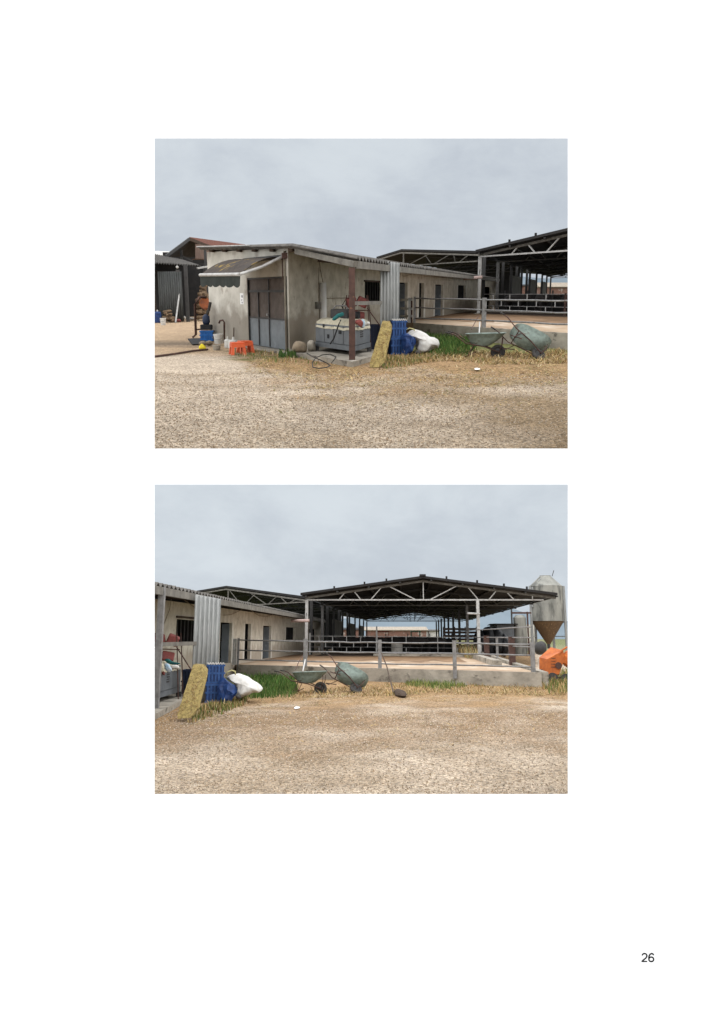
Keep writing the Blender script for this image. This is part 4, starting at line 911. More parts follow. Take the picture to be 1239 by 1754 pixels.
def tiled():
    Y = Ys + 13; ap = A.P(325, 410, Y); le = A.P(285, 440, Y - 2.5); re = A.P(364, 425, Y + 2); rd = A.P(420, 421.5, Y + 26) - ap
    o = thing("tiled_shed", "tall shed with red tiled roof and boarded gable " + U, "shed", Vector((ap.x, ap.y, 0)))
    u = Vector((0, 0, .15))
    b = MB(); n = 60
    for k in (0, .05): b.grid(lambda s, t: ap + rd * s + (re - ap) * (t * 1.3) + Vector((0, 0, .06 * math.sin(2 * math.pi * n * s) + .12 - k)), n * 6, 3)
    rf = b.build("roof", M_tile, o)
    MB().prism([le, ap, ap + rd, le + rd], [le + u, ap + u, ap + rd + u, le + rd + u]).build("roof_slope", M_dark_sheet, o)
    MB().bar(ap + Vector((0, -.1, .02)), re + (re - ap) * .3 + Vector((0, -.1, .02)), .1, .22).build("barge_board", M_wood, o)
    MB().bar(ap + Vector((0, -.1, .02)), le + Vector((0, -.1, .02)), .1, .2).build("barge_board", M_steel_dark, o)
    zb = A.P(340, 444, Y).z; x0 = A.P(325, 440, Y); x1 = A.P(366, 440, Y + 1); xm = A.P(333, 440, Y)
    pts = [Vector((x0.x, Y + .5, zb)), Vector((x1.x + .5, Y + 1.5, zb)), Vector((x1.x + .5, Y + 1.5, re.z - .05)), Vector((xm.x, Y + .5, ap.z - .25)), Vector((x0.x + .3, Y + .5, ap.z - 1.3))]
    MB().prism(pts, [p + Vector((0, .12, 0)) for p in pts]).build("gable_boards", M_board, o)
    for x in (311, 352): p = A.P(x, 440, Y); MB().bar((p.x, p.y, 0), (p.x, p.y, le.z + .6), .16).build("post", M_steel_dark, o)
    MB().bar(A.P(300, 446, Y), A.P(362, 436, Y + .3), .1, .1).build("tie_beam", M_steel, o) if False else None
    MB().bar(A.P(312, 438, Y), A.P(330, 447, Y), .08).build("brace", M_steel_dark, o)
    p0, p1 = A.P(285, 545, Y + 12), A.P(372, 545, Y + 12); p0.z = p1.z = 0
    MB().prism([p0, p1, p1 + Vector((0, .2, 0)), p0 + Vector((0, .2, 0))], [p + Vector((0, 0, A.P(330, 432, Y + 12).z)) for p in (p0, p1, p1 + Vector((0, .2, 0)), p0 + Vector((0, .2, 0)))]).build("back_wall", M_dkint, o)
    # pale gutter
    MB().bar(A.P(338, 459.5, Y - 8), A.P(364, 455.5, Y - 6), .08, .1).build("gutter", M_steel_white, o)
tiled()
b = MB(); y = Ys + 40; q = [A.P(225, 428, y), A.P(300, 431, y), A.P(296, 437, y - 4), A.P(225, 436, y - 4)]; far = [p + Vector((0, 0, -.15)) for p in q]
o = thing("far_shed", "white roofed shed beyond the tiled one " + U, "shed", Vector((q[0].x, y, 0)))
MB().prism(far, q).build("roof", M_white, o); MB().prism([Vector((q[3].x, y - 3, 0)), Vector((q[2].x, y - 3, 0)), Vector((q[2].x, y - 2.8, 0)), Vector((q[3].x, y - 2.8, 0))], [Vector((q[3].x, y - 3, q[3].z - .2)), Vector((q[2].x, y - 3, q[3].z - .2)), Vector((q[2].x, y - 2.8, q[3].z - .2)), Vector((q[3].x, y - 2.8, q[3].z - .2))]).build("wall", M_dkint, o)
# wood / rubble pile under the tiled shed
def pile(V, poly, Y, n, r, m, name, lb, cat):
    o = thing(name, lb, cat, V.P(sum(p[0] for p in poly) / len(poly), max(p[1] for p in poly), Y)); xs = [p[0] for p in poly]; ys = [p[1] for p in poly]
    b = MB(); 
    for i in range(n):
        px_ = rnd.uniform(min(xs), max(xs)); t = (px_ - min(xs)) / (max(xs) - min(xs)); hy = max(ys) - (max(ys) - min(ys)) * math.sin(math.pi * (.15 + .8 * t)); py_ = rnd.uniform(hy, max(ys))
        c = V.P(px_, py_, Y + rnd.uniform(-.4, .4)); a = rnd.random() * 3.14; d_ = Vector((math.cos(a), math.sin(a) * .5, rnd.uniform(-.2, .2))) * r * rnd.uniform(1, 2.2)
        b.tube([c - d_, c + d_ * .1, c + d_], [r * .7, r, r * .75], 6)
    b.build("logs" if "log" in name else "rubble", m, o); return o
Yl = A.G(350, 549).y
pile(A, [(339, 486), (361, 486), (361, 545), (339, 545)], Yl, 80, .13, M_log, "log_pile", "stacked brown logs beside the house's far corner " + U, "logs")
pile(A, [(278, 530), (300, 530), (300, 555), (278, 555)], Ys - .3, 40, .07, M_log, "log_pile", "low heap of firewood against the corrugated shed wall " + U, "logs")
g = A.G(271, 553); bucket("drum", "blue drum in front of the open shed " + U, (g.x, g.y, 0), .2, .62, M_blue, "drum", lid=True, handle=False)
g = A.G(280, 557); bucket("bucket", "white bucket beside the blue drum " + U, (g.x, g.y, 0), .15, .36, M_white)
MB().tube([A.G(301, 553), A.P(307.5, 503, Ys + .3)], .045, 7).build("pole", M_steel_white, label="pale pole leaning on the corrugated shed wall " + U, cat="pole")
for x, y_, r_, lb in ((316, 547, .08, "small white lump on the ground under the shed"), (328, 549, .2, "crumpled white bag on the ground under the shed"), (306, 552, .15, "reddish scrap at the foot of the leaning pole")):
    c = A.G(x, y_); MB().puff([c + Vector((math.cos(a) * r_, 0, .1 + math.sin(a) * .1)) for a in [i * .785 for i in range(8)]], (0, -.1, .02), .03).build("bag", M_red if r_ == .15 else M_white, label=lb + " " + U, cat="bag", smooth=True)
# orange reel on its stand
s = A.G(336, 579); top = A.up(s, 512); rl_ = A.P(352, 520, s.y + .3)
o = thing("hose_reel", "rusty orange hose reel on a bent pipe stand at the house corner " + U, "hose reel", Vector((s.x, s.y, 0)))
MB().tube([s + Vector((-.12, 0, .02)), s + Vector((0, 0, .12)), Vector((s.x + .02, s.y, 1.2)), A.P(338.5, 514, s.y), A.P(343, 508.5, s.y + .1), A.P(351, 509, s.y + .2), A.P(355, 513, s.y + .3)], .045, 8).build("stand", M_rust, o, smooth=True)
MB().lathe(rl_, [(.02, -.12), (.2, -.12), (.2, -.09), (.12, -.08), (.12, .08), (.2, .09), (.2, .12), (.02, .12)], 22, Matrix.Rotation(R(80), 3, 'X')).build("drum", mat("rusty orange", (.42, .12, .04), (.24, .09, .05), 8, .8), o)
MB().tube([s + Vector((.02, 0, .3)), s + Vector((.3, .1, .32))], .03, 6).build("bracket", M_rust, o)
g = A.G(353.5, 585)
crate("crate", "bright blue tub under the black pump " + U, Vector((g.x, g.y + .2, .02)), .42, .34, .34, R(4), M_blue2)
o = thing("pump", "black pump on top of the bright blue tub " + U, "pump", Vector((g.x, g.y + .2, .37)))
MB().box((-.2, -.14, .02), (.18, .14, .2), at=(g.x, g.y + .2, .36)).build("base", M_black, o, bevel=.03)
MB().lathe((g.x - .01, g.y + .2, .56), [(.1, 0), (.13, .1), (.12, .26), (.05, .34)], 12).build("motor", M_dkblue, o, smooth=True)
MB().tube([(g.x, g.y + .2, .85), (g.x + .1, g.y + .2, 1.05), (g.x + .16, g.y + .2, 1.3)], .05, 7).build("hose", M_rubber, o)
MB().puff([A.G(347, 598) + Vector((dx, 0, dz)) for dx, dz in ((-.1, 0), (.12, 0), (.08, .1), (.0, .17), (-.08, .09))], (0, -.06, 0), .03).build("canister", M_yellow, label="bright yellow canister scrap below the blue tub " + U, cat="canister", smooth=True)
for x, y_, lb in ((348, 593, "pale round stone left of the white bucket"), (359, 592, "tan flat stone between tub and white bucket")):
    c = A.G(x, y_); MB().puff([c + Vector((math.cos(a) * .13, 0, .08 + math.sin(a) * .08)) for a in [i * .785 for i in range(8)]], (0, -.09, .02), .02, seed=x).build("stone", M_stone, label=lb + " " + U, cat="stone", smooth=True)
g = A.G(373.5, 592); bucket("bucket", "tall white bucket by the plaster wall " + U, (g.x, g.y + .15, .05), .155, .30, M_white)
g = A.G(371.5, 600); bucket("bucket", "small grey pail in front of the tall white bucket " + U, (g.x, g.y, 0), .12, .15, M_conc, handle=False)
g = A.G(388, 597); bucket("canister", "small milky canister left of the bigger one " + U, (g.x, g.y + .25, 0), .1, .26, M_white, "canister", lid=True, handle=False)
g = A.G(398, 598); bucket("canister", "big milky canister behind the orange stools " + U, (g.x, g.y + .25, 0), .16, .26, M_white, "canister", lid=True, handle=False)
g = A.G(406.5, 608); stool("orange plastic stool, nearer one of the pair, " + U, Vector((g.x, g.y + .1, 0)), R(20), "orange stools by the door " + U)
g = A.G(419.5, 605); stool("orange plastic stool, the one closer to the door, " + U, Vector((g.x, g.y + .12, 0)), R(28), "orange stools by the door " + U)
def onFp(px, py, k=-.06): return A.pl(px, py, C1 + dA * k, fA)
f1 = onFp(384.5, 585, -.2)
MB().tube([Vector((f1.x, f1.y, 0)), onFp(384.5, 552, -.2), onFp(382, 548.5, -.2), onFp(377, 549, -.25), onFp(375.5, 554, -.3)], .03, 7).build("standpipe", M_rust, label="rusty bent water pipe on the plaster wall " + U, cat="pipe", smooth=True)
f1 = onFp(400, 585, -.15); MB().tube([Vector((f1.x, f1.y, 0)), onFp(401, 561, -.1)], .018, 6).build("stick", M_wood, label="thin brown stick leaning on the wall above the canisters " + U, cat="stick")
# drain plate and hose lying on the yard
d_ = [A.G(x, y_) for x, y_ in ((322, 582), (350, 581), (356, 590), (330, 592))]
MB().prism([p + Vector((0, 0, .02)) for p in d_], [p + Vector((0, 0, .045)) for p in d_]).build("drain_cover", M_black, label="flat black plate on the ground before the hose reel " + U, cat="drain cover")
hanging([A.G(x, y_, .04) for x, y_ in ((240, 611), (265, 610.5), (300, 606), (330, 601), (356, 598.5))], .03).build("hose", M_rust, label="long brown hose lying across the sandy yard " + U, cat="hose")
# green plant at the door corner
blades([(g_.x + rnd.uniform(-.25, .25), g_.y + rnd.uniform(-.3, .3), 0, 1) for g_ in [A.G(494, 612)] for _ in range(60)], .1, .25, .02, [(.04, .085, .02), (.07, .12, .03)], "weed", "dark green weed tuft at the door's corner " + U, "weed")
# hills
def hills(V, Y, prof, lb="hills"):
    b = MB(); n = 120; x0, x1 = -330, 330; rows_ = 8
    def f_(u, v):
        x = x0 + (x1 - x0) * u; h = prof(x) * (math.sin(v * math.pi / 2)) ; return Vector((x, Y - 110 * (1 - v), -2 + h + (4 * fbm(x, v * 60, .03, 2) * v * (1 - v))))
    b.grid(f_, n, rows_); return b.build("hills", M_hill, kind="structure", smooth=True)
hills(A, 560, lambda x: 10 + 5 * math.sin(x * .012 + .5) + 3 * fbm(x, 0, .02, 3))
TOP_A = list(V.tops)
# ================================================================== THE LOWER VIEW
B = V = View(1090, "lower"); W = "in lower picture"
skyB = None
def vaultB():
    b = MB(); y0, y1 = 7.62, 600.0; h0, h1 = 6, 380
    def ceil(y):   # just below the ground of the upper view
        Yc = 7.15 + (y - y0) * .98; zc_ = -.13 + .2 * (Yc - 7); # page frame height
        return Yc, zc_
    Minv = B.M.inverted(); a = [Minv @ Vector((x, 7.08, z)) for x, z in ((-h0, -4.2), (h0, -4.2), (h0, -.135), (-h0, -.135))]
    c = [Minv @ Vector((x, 600, z)) for x, z in ((-h1, -150), (h1, -150), (h1, 112), (-h1, 112))]
    b.quad(*c); b.quad(a[3], a[2], c[2], c[3]); b.quad(a[0], a[3], c[3], c[0]); b.quad(a[1], c[1], c[2], a[2])
    o = b.build("sky", mat_sky("overcast sky lower", (.54, .595, .66), (.69, .75, .80), 1.0, .012, 11.0), kind="structure")
    o.data.materials.append(mat_sky("overcast overhead lower", (1, 1, 1.02), (.9, .93, 1.0), ZENB, .01, 2.0))
    o.data.materials.append(mat_sky("overcast side lower", (.93, .96, 1), (1, 1, 1), 1.35, .01, 8.0))
    for i, k in ((1, 1), (2, 2), (3, 2)): o.data.polygons[i].material_index = k
vaultB()
def gcolB(x, y):
    px, py = B.px((x, y, 0)); n = fbm(x, y, .55, 21); n2 = fbm(x, y, 2.2, 25); c = mixc(GRAV, (.29, .22, .145), .4 + n * 1.5)
    for k_ in (0, 2.2): c = mixc(c, (.25, .19, .125), .5 - abs(y - 12.0 - k_ - .03 * (x - 2) ** 2 + n) * 1.5 + n2 * .4)
    c = mixc(c, (.26, .18, .11), 1.1 - abs(py - 1235) / 50 + n * 1.5)
    t = 1 - (py - 1196 - max(0, 480 - px) * .2) / 18 + n * 1.4 + n2 * .5
    c = mixc(c, STRAWC, t * .9)
    if px > 915 and py < 1165: c = mixc(c, (.50, .42, .33), .8)
    if px > 930 and 1088 < py < 1104: c = mixc(c, (.13, .17, .05), .8)
    if y > 75: c = mixc(c, (.15, .16, .07), .85)
    if px < 500 and py < 1190: c = mixc(c, GRN, .8)
    return c
ground(7.6, gcolB)
stones(8.2, 17.5, 22000, lambda x, y: (lambda p: .12 if p[1] < 1205 else .85 + fbm(x, y, .6, 12) * .5)(B.px((x, y, 0))), PAL_ST, "pale crushed stone spread over the yard " + W)
blades(scatter([(300, 1235), (420, 1195), (560, 1188), (680, 1182), (973, 1180), (973, 1196), (800, 1200), (640, 1206), (480, 1214), (330, 1244)], 3800, B, .4) + scatter([(290, 1230), (973, 1196), (973, 1260), (700, 1290), (400, 1270)], 1500, B, .9), .05, .15, .008, PAL_DRY, "straw", "loose dry straw littering the ground " + W, "straw", flat=.8)
blades(scatter([(600, 1176), (700, 1171), (921, 1173), (973, 1176), (973, 1190), (921, 1192), (760, 1188), (620, 1196), (500, 1196), (480, 1190)], 4600, B, .25), .05, .17, .010, PAL_DRY, "dry_grass", "dry golden weeds along the foot of the yard wall " + W, "dry grass", flat=.4)
blades(scatter([(410, 1150), (500, 1152), (512, 1185), (500, 1195), (440, 1197), (415, 1200), (420, 1175), (408, 1160)], 5200, B, .15), .07, .23, .010, PAL_GRN, "grass", "lush green grass under the yard wall " + W, "grass")
blades(scatter([(700, 1168), (790, 1170), (800, 1178), (760, 1182), (690, 1176)], 1000, B, .15), .06, .2, .010, PAL_GRN[2:] + [(.22, .24, .07)], "grass", "yellow green tufts at the middle of the yard wall " + W, "grass")
blades(scatter([(340, 1212), (385, 1200), (430, 1196), (420, 1208), (350, 1232), (325, 1240)], 1700, B, .3), .04, .14, .010, PAL_GRN[2:] + PAL_DRY, "weeds", "green and brown weeds round the blue crates " + W, "weeds")
blades(scatter([(925, 1166), (973, 1150), (990, 1180), (960, 1190), (930, 1186)], 1100, B, .4), .08, .3, .012, PAL_GRN + PAL_DRY[:3], "weeds", "green weeds around the wheels of the orange mixer " + W, "weeds")
# ---- yard floor and its low wall
q_ = B.G(457, 1129.2, SZ); _r = B.ray(699, 1090); dB = Vector((_r.x, _r.y, 0)).normalized(); nB = Vector((-dB.y, dB.x, 0))
WB = q_ - dB * ((q_.y - 12.0) / dB.y); WB.z = 0                      # start of the long wall, outside the left edge
def onB(px, py): return B.pl(px, py, WB, dB)
t0, t1 = B.G(409, 1139, SZ), B.G(922.5, 1152.5, SZ); td = (t1 - t0).normalized()
wl_ = onB(404, 1137)
tz = [t0, t1, t1 + dB * 19, t1 + dB * 19 + td * 3, t1 + dB * 80 + td * 3, WB + dB * 110, Vector((wl_.x, wl_.y, 0))]
tz = [t0, t1, t1 + dB * 90, WB + dB * 110, Vector((wl_.x, wl_.y, 0))]
MB().prism([Vector((p.x, p.y, -.05)) for p in tz], [Vector((p.x, p.y, SZ)) for p in tz]).build("yard_floor", M_slab, kind="structure")
kb = [t0 - dB * .12, t1 - dB * .12 + td * .08, t1 - dB * .004 + td * .08, t0 - dB * .004]
rw = thing("retaining_wall", "low stained concrete wall holding up the barn yard " + W, "wall", kb[0].lerp(kb[1], .5) * 1 - Vector((0, 0, SZ)))
MB().prism([Vector((p.x, p.y, -.05)) for p in kb], [Vector((p.x, p.y, SZ + .02)) for p in kb]).build("wall", M_conc, rw)
e0, e1 = t1 + td * .085, t1 + td * .085 + dB * 22
MB().prism([Vector((p.x, p.y, -.05)) for p in (e0, e0 + td * .25, e1 + td * .25, e1)], [Vector((p.x, p.y, SZ + .25 if i > 1 else SZ + .03)) for i, p in enumerate((e0, e0 + td * .25, e1 + td * .25, e1))]).build("side_wall", M_conc, rw)
pd_ = [B.G(262, 1236), B.G(302, 1213), B.G(350, 1185)]; pb0 = [WB, pd_[0], pd_[1], pd_[2], pd_[2] + dB * 4 - Vector((1, 0, 0)), WB + dB * 16]
MB().prism([Vector((p.x, p.y, -.05)) for p in pb0], [Vector((p.x, p.y, PZ)) for p in pb0]).build("concrete_pad", M_conc, kind="structure")
# ---- the long house
manure(B, B.G(440, 1130.5, SZ), B.G(800, 1134, SZ), dB, 10, 9)
hb = thing("farmhouse", "long plastered farm house with several doorways in its side wall " + W, "building", WB + dB * 9)
def sB(px): p = onB(px, 1090); return (p - WB).to_2d().dot(dB.to_2d())
eB = onB(555, 1062); LB = sB(555)
holesB = []
for i, (x0, x1, yt, yb) in enumerate(((301.5, 338, 1060, 1101), (377, 397, 1065.5, 1138), (419.5, 429.5, 1068, 1130), (450.5, 464.5, 1071.5, 1129), (489.8, 505.5, 1074, 1096), (529, 541, 1077, 1118))):
    z0, z1 = onB(x0, yb).z, onB(x0, yt).z
    if i in (1, 2, 3, 5): z0 = max(z0, SZ)
    holesB.append((sB(x0), sB(x1), z0, z1))
wall_holes(WB, dB, LB, -.02, lambda s: 2.62 + .2 * s / LB, holesB, .13, nB).build("side_wall", M_plaster2, hb)
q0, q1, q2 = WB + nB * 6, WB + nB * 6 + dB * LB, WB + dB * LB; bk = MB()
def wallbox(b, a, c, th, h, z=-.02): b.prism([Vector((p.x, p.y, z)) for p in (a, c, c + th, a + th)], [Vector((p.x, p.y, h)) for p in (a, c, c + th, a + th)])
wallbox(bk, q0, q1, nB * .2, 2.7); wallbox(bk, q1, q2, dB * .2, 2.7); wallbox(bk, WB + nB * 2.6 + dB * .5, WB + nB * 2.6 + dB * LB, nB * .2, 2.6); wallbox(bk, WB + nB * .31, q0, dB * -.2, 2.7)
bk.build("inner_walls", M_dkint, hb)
for i, (a, b_, c, e) in enumerate(holesB):
    p = WB + dB * a; q = WB + dB * b_; up1 = Vector((0, 0, 1))
    if i in (0, 4):
        k = [p - dB * .08 - nB * .06, q + dB * .08 - nB * .06, q + dB * .08 - nB * .005, p - dB * .08 - nB * .005]
        MB().prism([v + up1 * (c - .07) for v in k], [v + up1 * (c - .005) for v in k]).build("window_sill", M_conc, hb)
        for j in range(1, 6): t = WB + dB * (a + (b_ - a) * j / 6) + nB * .1; MB().bar((t.x, t.y, c), (t.x, t.y, e), .03).build("window_bar", M_steel_dark, hb)
    if i in (0,):
        k = [p - dB * .1 - nB * .05, q + dB * .1 - nB * .05, q + dB * .1 - nB * .005, p - dB * .1 - nB * .005]
        MB().prism([v + up1 * (e + .03) for v in k], [v + up1 * (e + .1) for v in k]).build("lintel", M_wood, hb)
    if i in (1, 3):
        p = WB + dB * (b_ - .06) + nB * .1; k = [p, p + dB * .05, p + dB * .05 + nB * .3, p + nB * .3]
        MB().prism([v + up1 * c for v in k], [v + up1 * (e - .04) for v in k]).build("door_leaf", M_doorg, hb)
for i, (a, b_, c, e) in enumerate(holesB):
    if i in (1, 2, 3, 4):
        for s_0, s_1 in ((a - .3, a - .02), (b_ + .02, b_ + .26)):
            k = [WB + dB * s_0 - nB * .012, WB + dB * s_1 - nB * .012, WB + dB * s_1 - nB * .003, WB + dB * s_0 - nB * .003]; MB().prism([v + Vector((0, 0, c)) for v in k], [v + Vector((0, 0, e + .02)) for v in k]).build("opening_surround", M_surround, hb)
pbx = B.G(266.5, 1213, PZ); ex0 = B.up(pbx, 1002.5); ex1 = eB - nB * .12
ex0 = ex0 - (ex1 - ex0) * .12
NW2 = 160; bk1 = ex1 + nB * 4 + Vector((0, 0, .35)); bk0 = ex0 + nB * 6.5 + Vector((0, 0, .5))
def rfB(u, v):
    p = ex0.lerp(bk0, 1 - v).lerp(ex1.lerp(bk1, 1 - v), u); p.z += .05 * math.sin(2 * math.pi * u * NW2) + .015 * fbm(p.x, p.y, 1.5, 8); return p
rb = MB(); nu, nv = NW2 * 4, 4
rb.grid(rfB, nu, nv); k0 = len(rb.v); rb.grid(lambda u, v: rfB(u, v) - Vector((0, 0, .02)), nu, nv)
rb.f += [(i * (nv + 1) + nv, i * (nv + 1) + nv + k0, (i + 1) * (nv + 1) + nv + k0, (i + 1) * (nv + 1) + nv) for i in range(nu)]
rb.build("roof", M_sheet, hb)
MB().bar(ex0 + dn, ex1 + dn, .09, .17).build("fascia", M_fascia, hb)
for i in range(14):
    m = MB(); t = i / 14; a = ex0.lerp(ex1, t) + Vector((0, 0, -.1)) + nB * .05; m.bar(a, a + nB * 2.4 * (1 - t * .7) + Vector((0, 0, .15)), .07, .09); m.build("rafter", M_wood, hb)
MB().bar((pbx.x, pbx.y, PZ), (pbx.x, pbx.y, B.Z(pbx, 1006)), .13, .13).build("porch_post", M_steel, hb)
for pts, lb in (([(290, 1022), (286, 1045), (278, 1065), (270, 1085)], "thin stick leaning on the plaster left of the barred window"), ([(300, 1020), (318, 1032), (334, 1043)], "sagging cable above the barred window"),
     ([(380, 1054), (392, 1053), (412, 1044)], "pale cable looping up to the eave right of the corrugated sheet"), ([(425, 1044), (440, 1054), (452, 1057), (466, 1052)], "looped cable under the eave over the middle doorways")):
    hanging([onB(x, y) - nB * .08 for x, y in pts], .012).build("cable", M_wire, label=lb + " " + W, cat="cable")
cs = B.G(357, 1204); pA_ = B.P(335, 1018, cs.y - .3); pB_ = B.P(379, 1026, cs.y + .4)
wave(pA_, pB_, Vector((0, 0, -pA_.z + .02)), .04, 6, 8, .008, Vector((.3, -1, 0)).normalized()).build("corrugated_sheet", M_galv, label="upright grey corrugated sheet behind the blue crates " + W, cat="metal sheet", smooth=True)
MB().bar(B.P(264, 1104, pbx.y + .1), B.P(335, 1102, cs.y - .2), .06, .09).build("porch_rail", M_fascia, label="horizontal grey rail across the porch to the corrugated sheet " + W, cat="rail")
# ---- generator and cloths
gc, ga, gr = B.G(266.5, 1207, PZ), B.G(222, 1201, PZ), B.G(308, 1193, PZ); gz = B.Z(gc, 1145) - PZ
machine("grey steel generator end beside the porch post " + W, gc, ga, gr, PZ, gz); zt2 = PZ + gz; gd = ga + gr - gc; ctr = (ga + gr) / 2
fl = thing("fleece", "cream fleece blanket on the grey generator " + W, "blanket", Vector((ctr.x, ctr.y, zt2 + .006)))
b = MB()
b.grid(flf, 28, 22); b.build("cloth", M_cream, fl, smooth=True)
for i, (ol, m_, lb) in enumerate((([(268, 1138), (276, 1136), (282, 1142), (280, 1152), (272, 1150), (267, 1158)], M_cream, "beige crumpled cloth at the generator's near corner"), ([(280, 1137), (287, 1135), (292, 1143), (296, 1150), (288, 1153), (282, 1146)], mat("blue rag", (.25, .40, .52)), "pale blue crumpled cloth on the generator"), ([(272, 1148), (278, 1146), (284, 1152), (282, 1158)], M_red, "small reddish cloth on the generator"), ([(290, 1139), (306, 1139), (307, 1146), (292, 1147)], M_white, "white cloth at the generator's right corner"))):
    MB().puff(outline(B, ol, gc.y + .2 + .12 * i), (.0, -.06, .01), .03, seed=i * 3).build("cloth", m_, label=lb + " " + W, cat="cloth", smooth=True)
red_machine(B, 287, 1104, gc.y + 1.6, "faded red sprayer on thin legs before the plaster wall " + W, 1.1)
MB().puff(outline(B, [(281, 1130), (286, 1128), (296, 1134), (312, 1136), (300, 1139), (286, 1137)], gc.y + .8), (0, -.07, 0), .02).build("rag", M_teal, label="dark teal rag under the red sprayer " + W, cat="rag", smooth=True)
bd = outline(B, [(331, 1139), (345, 1140), (352, 1149), (351.5, 1156), (337, 1214), (326, 1230), (305, 1231), (304, 1224)], 15.3, 16.5)
slab_from(bd, (.03, .14, .02), .010).build("straw_board", M_straw, label="yellow straw slab leaning on the crates " + W, cat="slab")
loose(B, bd, "")
cb = B.G(361, 1204); crates(B, cb + Vector((0, .35, 0)), B.Z(cb, 1138), R(14), .42, W)
bin_ = B.G(322, 1197); crate("crate", "dark blue crate between generator and straw slab " + W, Vector((bin_.x, bin_.y + .3, PZ)), .42, .5, B.Z(bin_, 1142) - PZ - .08, R(5), M_dkblue)
MB().puff(outline(B, [(374, 1168), (382, 1160), (390, 1166), (402, 1170), (408, 1180), (404, 1190), (396, 1200), (384, 1204), (374, 1204), (372, 1186)], cb.y - .25, cb.y), (.03, -.17, .02), .10, rings=4, seed=2, fold=.10).build("tarpaulin", M_blue, label="crumpled blue tarpaulin between crates and white sack " + W, cat="tarpaulin", smooth=False)
bg = MB().puff(outline(B, [(386, 1162), (396, 1156), (410, 1153), (424, 1158), (438, 1167), (448, 1174), (450, 1181), (446, 1186), (436, 1186), (426, 1192), (412, 1196), (405, 1190), (408, 1178), (402, 1170)], cb.y - .1, cb.y + .5), (.05, -.42, .05), .06, rings=10, seed=12, fold=.025).build("sack", M_white, label="big dirty white sack lying against the blue tarpaulin " + W, cat="sack", smooth=True)
MB().tube(outline(B, [(387, 1158), (390, 1151), (397, 1148), (403, 1150), (404, 1157)], cb.y + .2), .018, 6).build("loop", mat("yellow strap", (.42, .38, .18), rough=.9), bg, smooth=True)
MB().puff(outline(B, [(402, 1192), (406, 1189), (413, 1191), (414, 1196), (408, 1198)], cb.y - .5), (0, -.1, 0), .01).build("tyre", M_rubber, label="black rubber scrap under the white sack " + W, cat="tyre", smooth=True)
# ---- wheelbarrows, litter, dung fork
w1 = B.G(541, 1187); wheelbarrow("green wheelbarrow standing upright left of the tipped one " + W, Vector((w1.x - .29, w1.y + .15, -.05)), Matrix.Rotation(R(-14), 3, 'Z') @ Matrix.Rotation(R(2), 3, 'Y'))
w2 = B.G(595, 1188)
wheelbarrow("green wheelbarrow tipped over on its side against the yard wall " + W, Vector((w2.x - .2, w2.y + .35, .22)), Matrix.Rotation(R(-8), 3, 'Z') @ Matrix.Rotation(R(28), 3, 'Y') @ Matrix.Rotation(R(-58), 3, 'X') @ Matrix.Translation((-.15, 0, -.45)).to_3x3())
MB().puff([B.G(x, y, .03) for x, y in ((503, 1212), (508, 1211), (515, 1212), (512, 1213.3), (505, 1213))], (0, 0, .012), .03, seed=3).build("litter", M_paper, label="scrap of white paper on the straw " + W, cat="litter")
MB().tube([B.P(519, 1150, 20.6), B.P(523, 1130, 21.2)], .02, 6).build("stick", M_steel_white, label="short pale stick standing behind the upright wheelbarrow " + W, cat="stick")
MB().tube([B.P(507, 1147, 20.6), B.P(511, 1136, 21.0), B.P(518, 1124, 21.6)], .012, 6).build("rod", M_rust, label="thin bent rod leaning towards the fence post " + W, cat="rod")
g = B.G(673, 1184); o = thing("dung_fork", "long handled fork with a dung covered head leaning on the yard wall " + W, "fork", g)
MB().tube([B.G(674, 1186, .06), B.P(670, 1170, g.y + .7), B.P(663, 1142, g.y + 1.9), B.P(654, 1119, g.y + 2.6)], .02, 7).build("handle", M_wood, o)
MB().puff([B.G(x, y, .05) for x, y in ((674, 1184), (681, 1182.5), (690, 1186), (697, 1189), (696, 1193), (686, 1192.5), (676, 1189))], (0, 0, .09), .04).build("head", M_dung, o, smooth=True)
# ---- front fence
def slb(px):
    lo, hi = -5.0, 20.0
    for _ in range(40):
        m_ = (lo + hi) / 2; p = t0 + td * m_
        if B.px((p.x, p.y, SZ))[0] < px: lo = m_
        else: hi = m_
    return t0 + td * lo
xs = (407, 522.5, 651, 779, 914.5); ps = [slb(x) + dB * .06 for x in xs]; ps[3] = slb(779) - dB * .17
posts = [(p, z0_, B.Z(p, y), w_) for p, z0_, y, w_ in zip(ps, (-.02, SZ, SZ, .2, SZ), (1093, 1094, 1096, 1097, 1100), (.09, .15, .13, .12, .13))]
rl = [[B.up(p, y) for p, y in zip(ps, yy)] for yy in ((1096, 1098.5, 1100.5, 1102, 1104), (1113.5, 1116, 1118, 1120.5, 1122.5), (1129.5, 1132.5, 1136.5, 1140, 1142.5))]
for r_ in rl: r_[3] = r_[2].lerp(r_[4], .487)
fence("pipe_fence", "grey pipe fence with five posts on the yard's front " + W, posts, rl, r=.027, sag=.04)
f = thing("gate", "small pale gate with three rails right of the corrugated sheet " + W, "gate", B.P(390, 1138, ps[0].y + 1))
for y1, y2 in ((1097, 1096.5), (1114, 1113), (1129.5, 1129.5)): MB().bar(B.P(377, y1, ps[0].y + 1.6), B.P(402, y2, ps[0].y + .1), .05, .09).build("rail", M_steel_white, f)
for x in (399, 403.5): a_ = B.P(x, 1120, ps[0].y + .12); MB().bar((a_.x, a_.y, SZ), (a_.x, a_.y, B.Z(a_, 1094)), .09, .09).build("post", M_steel_white, f)
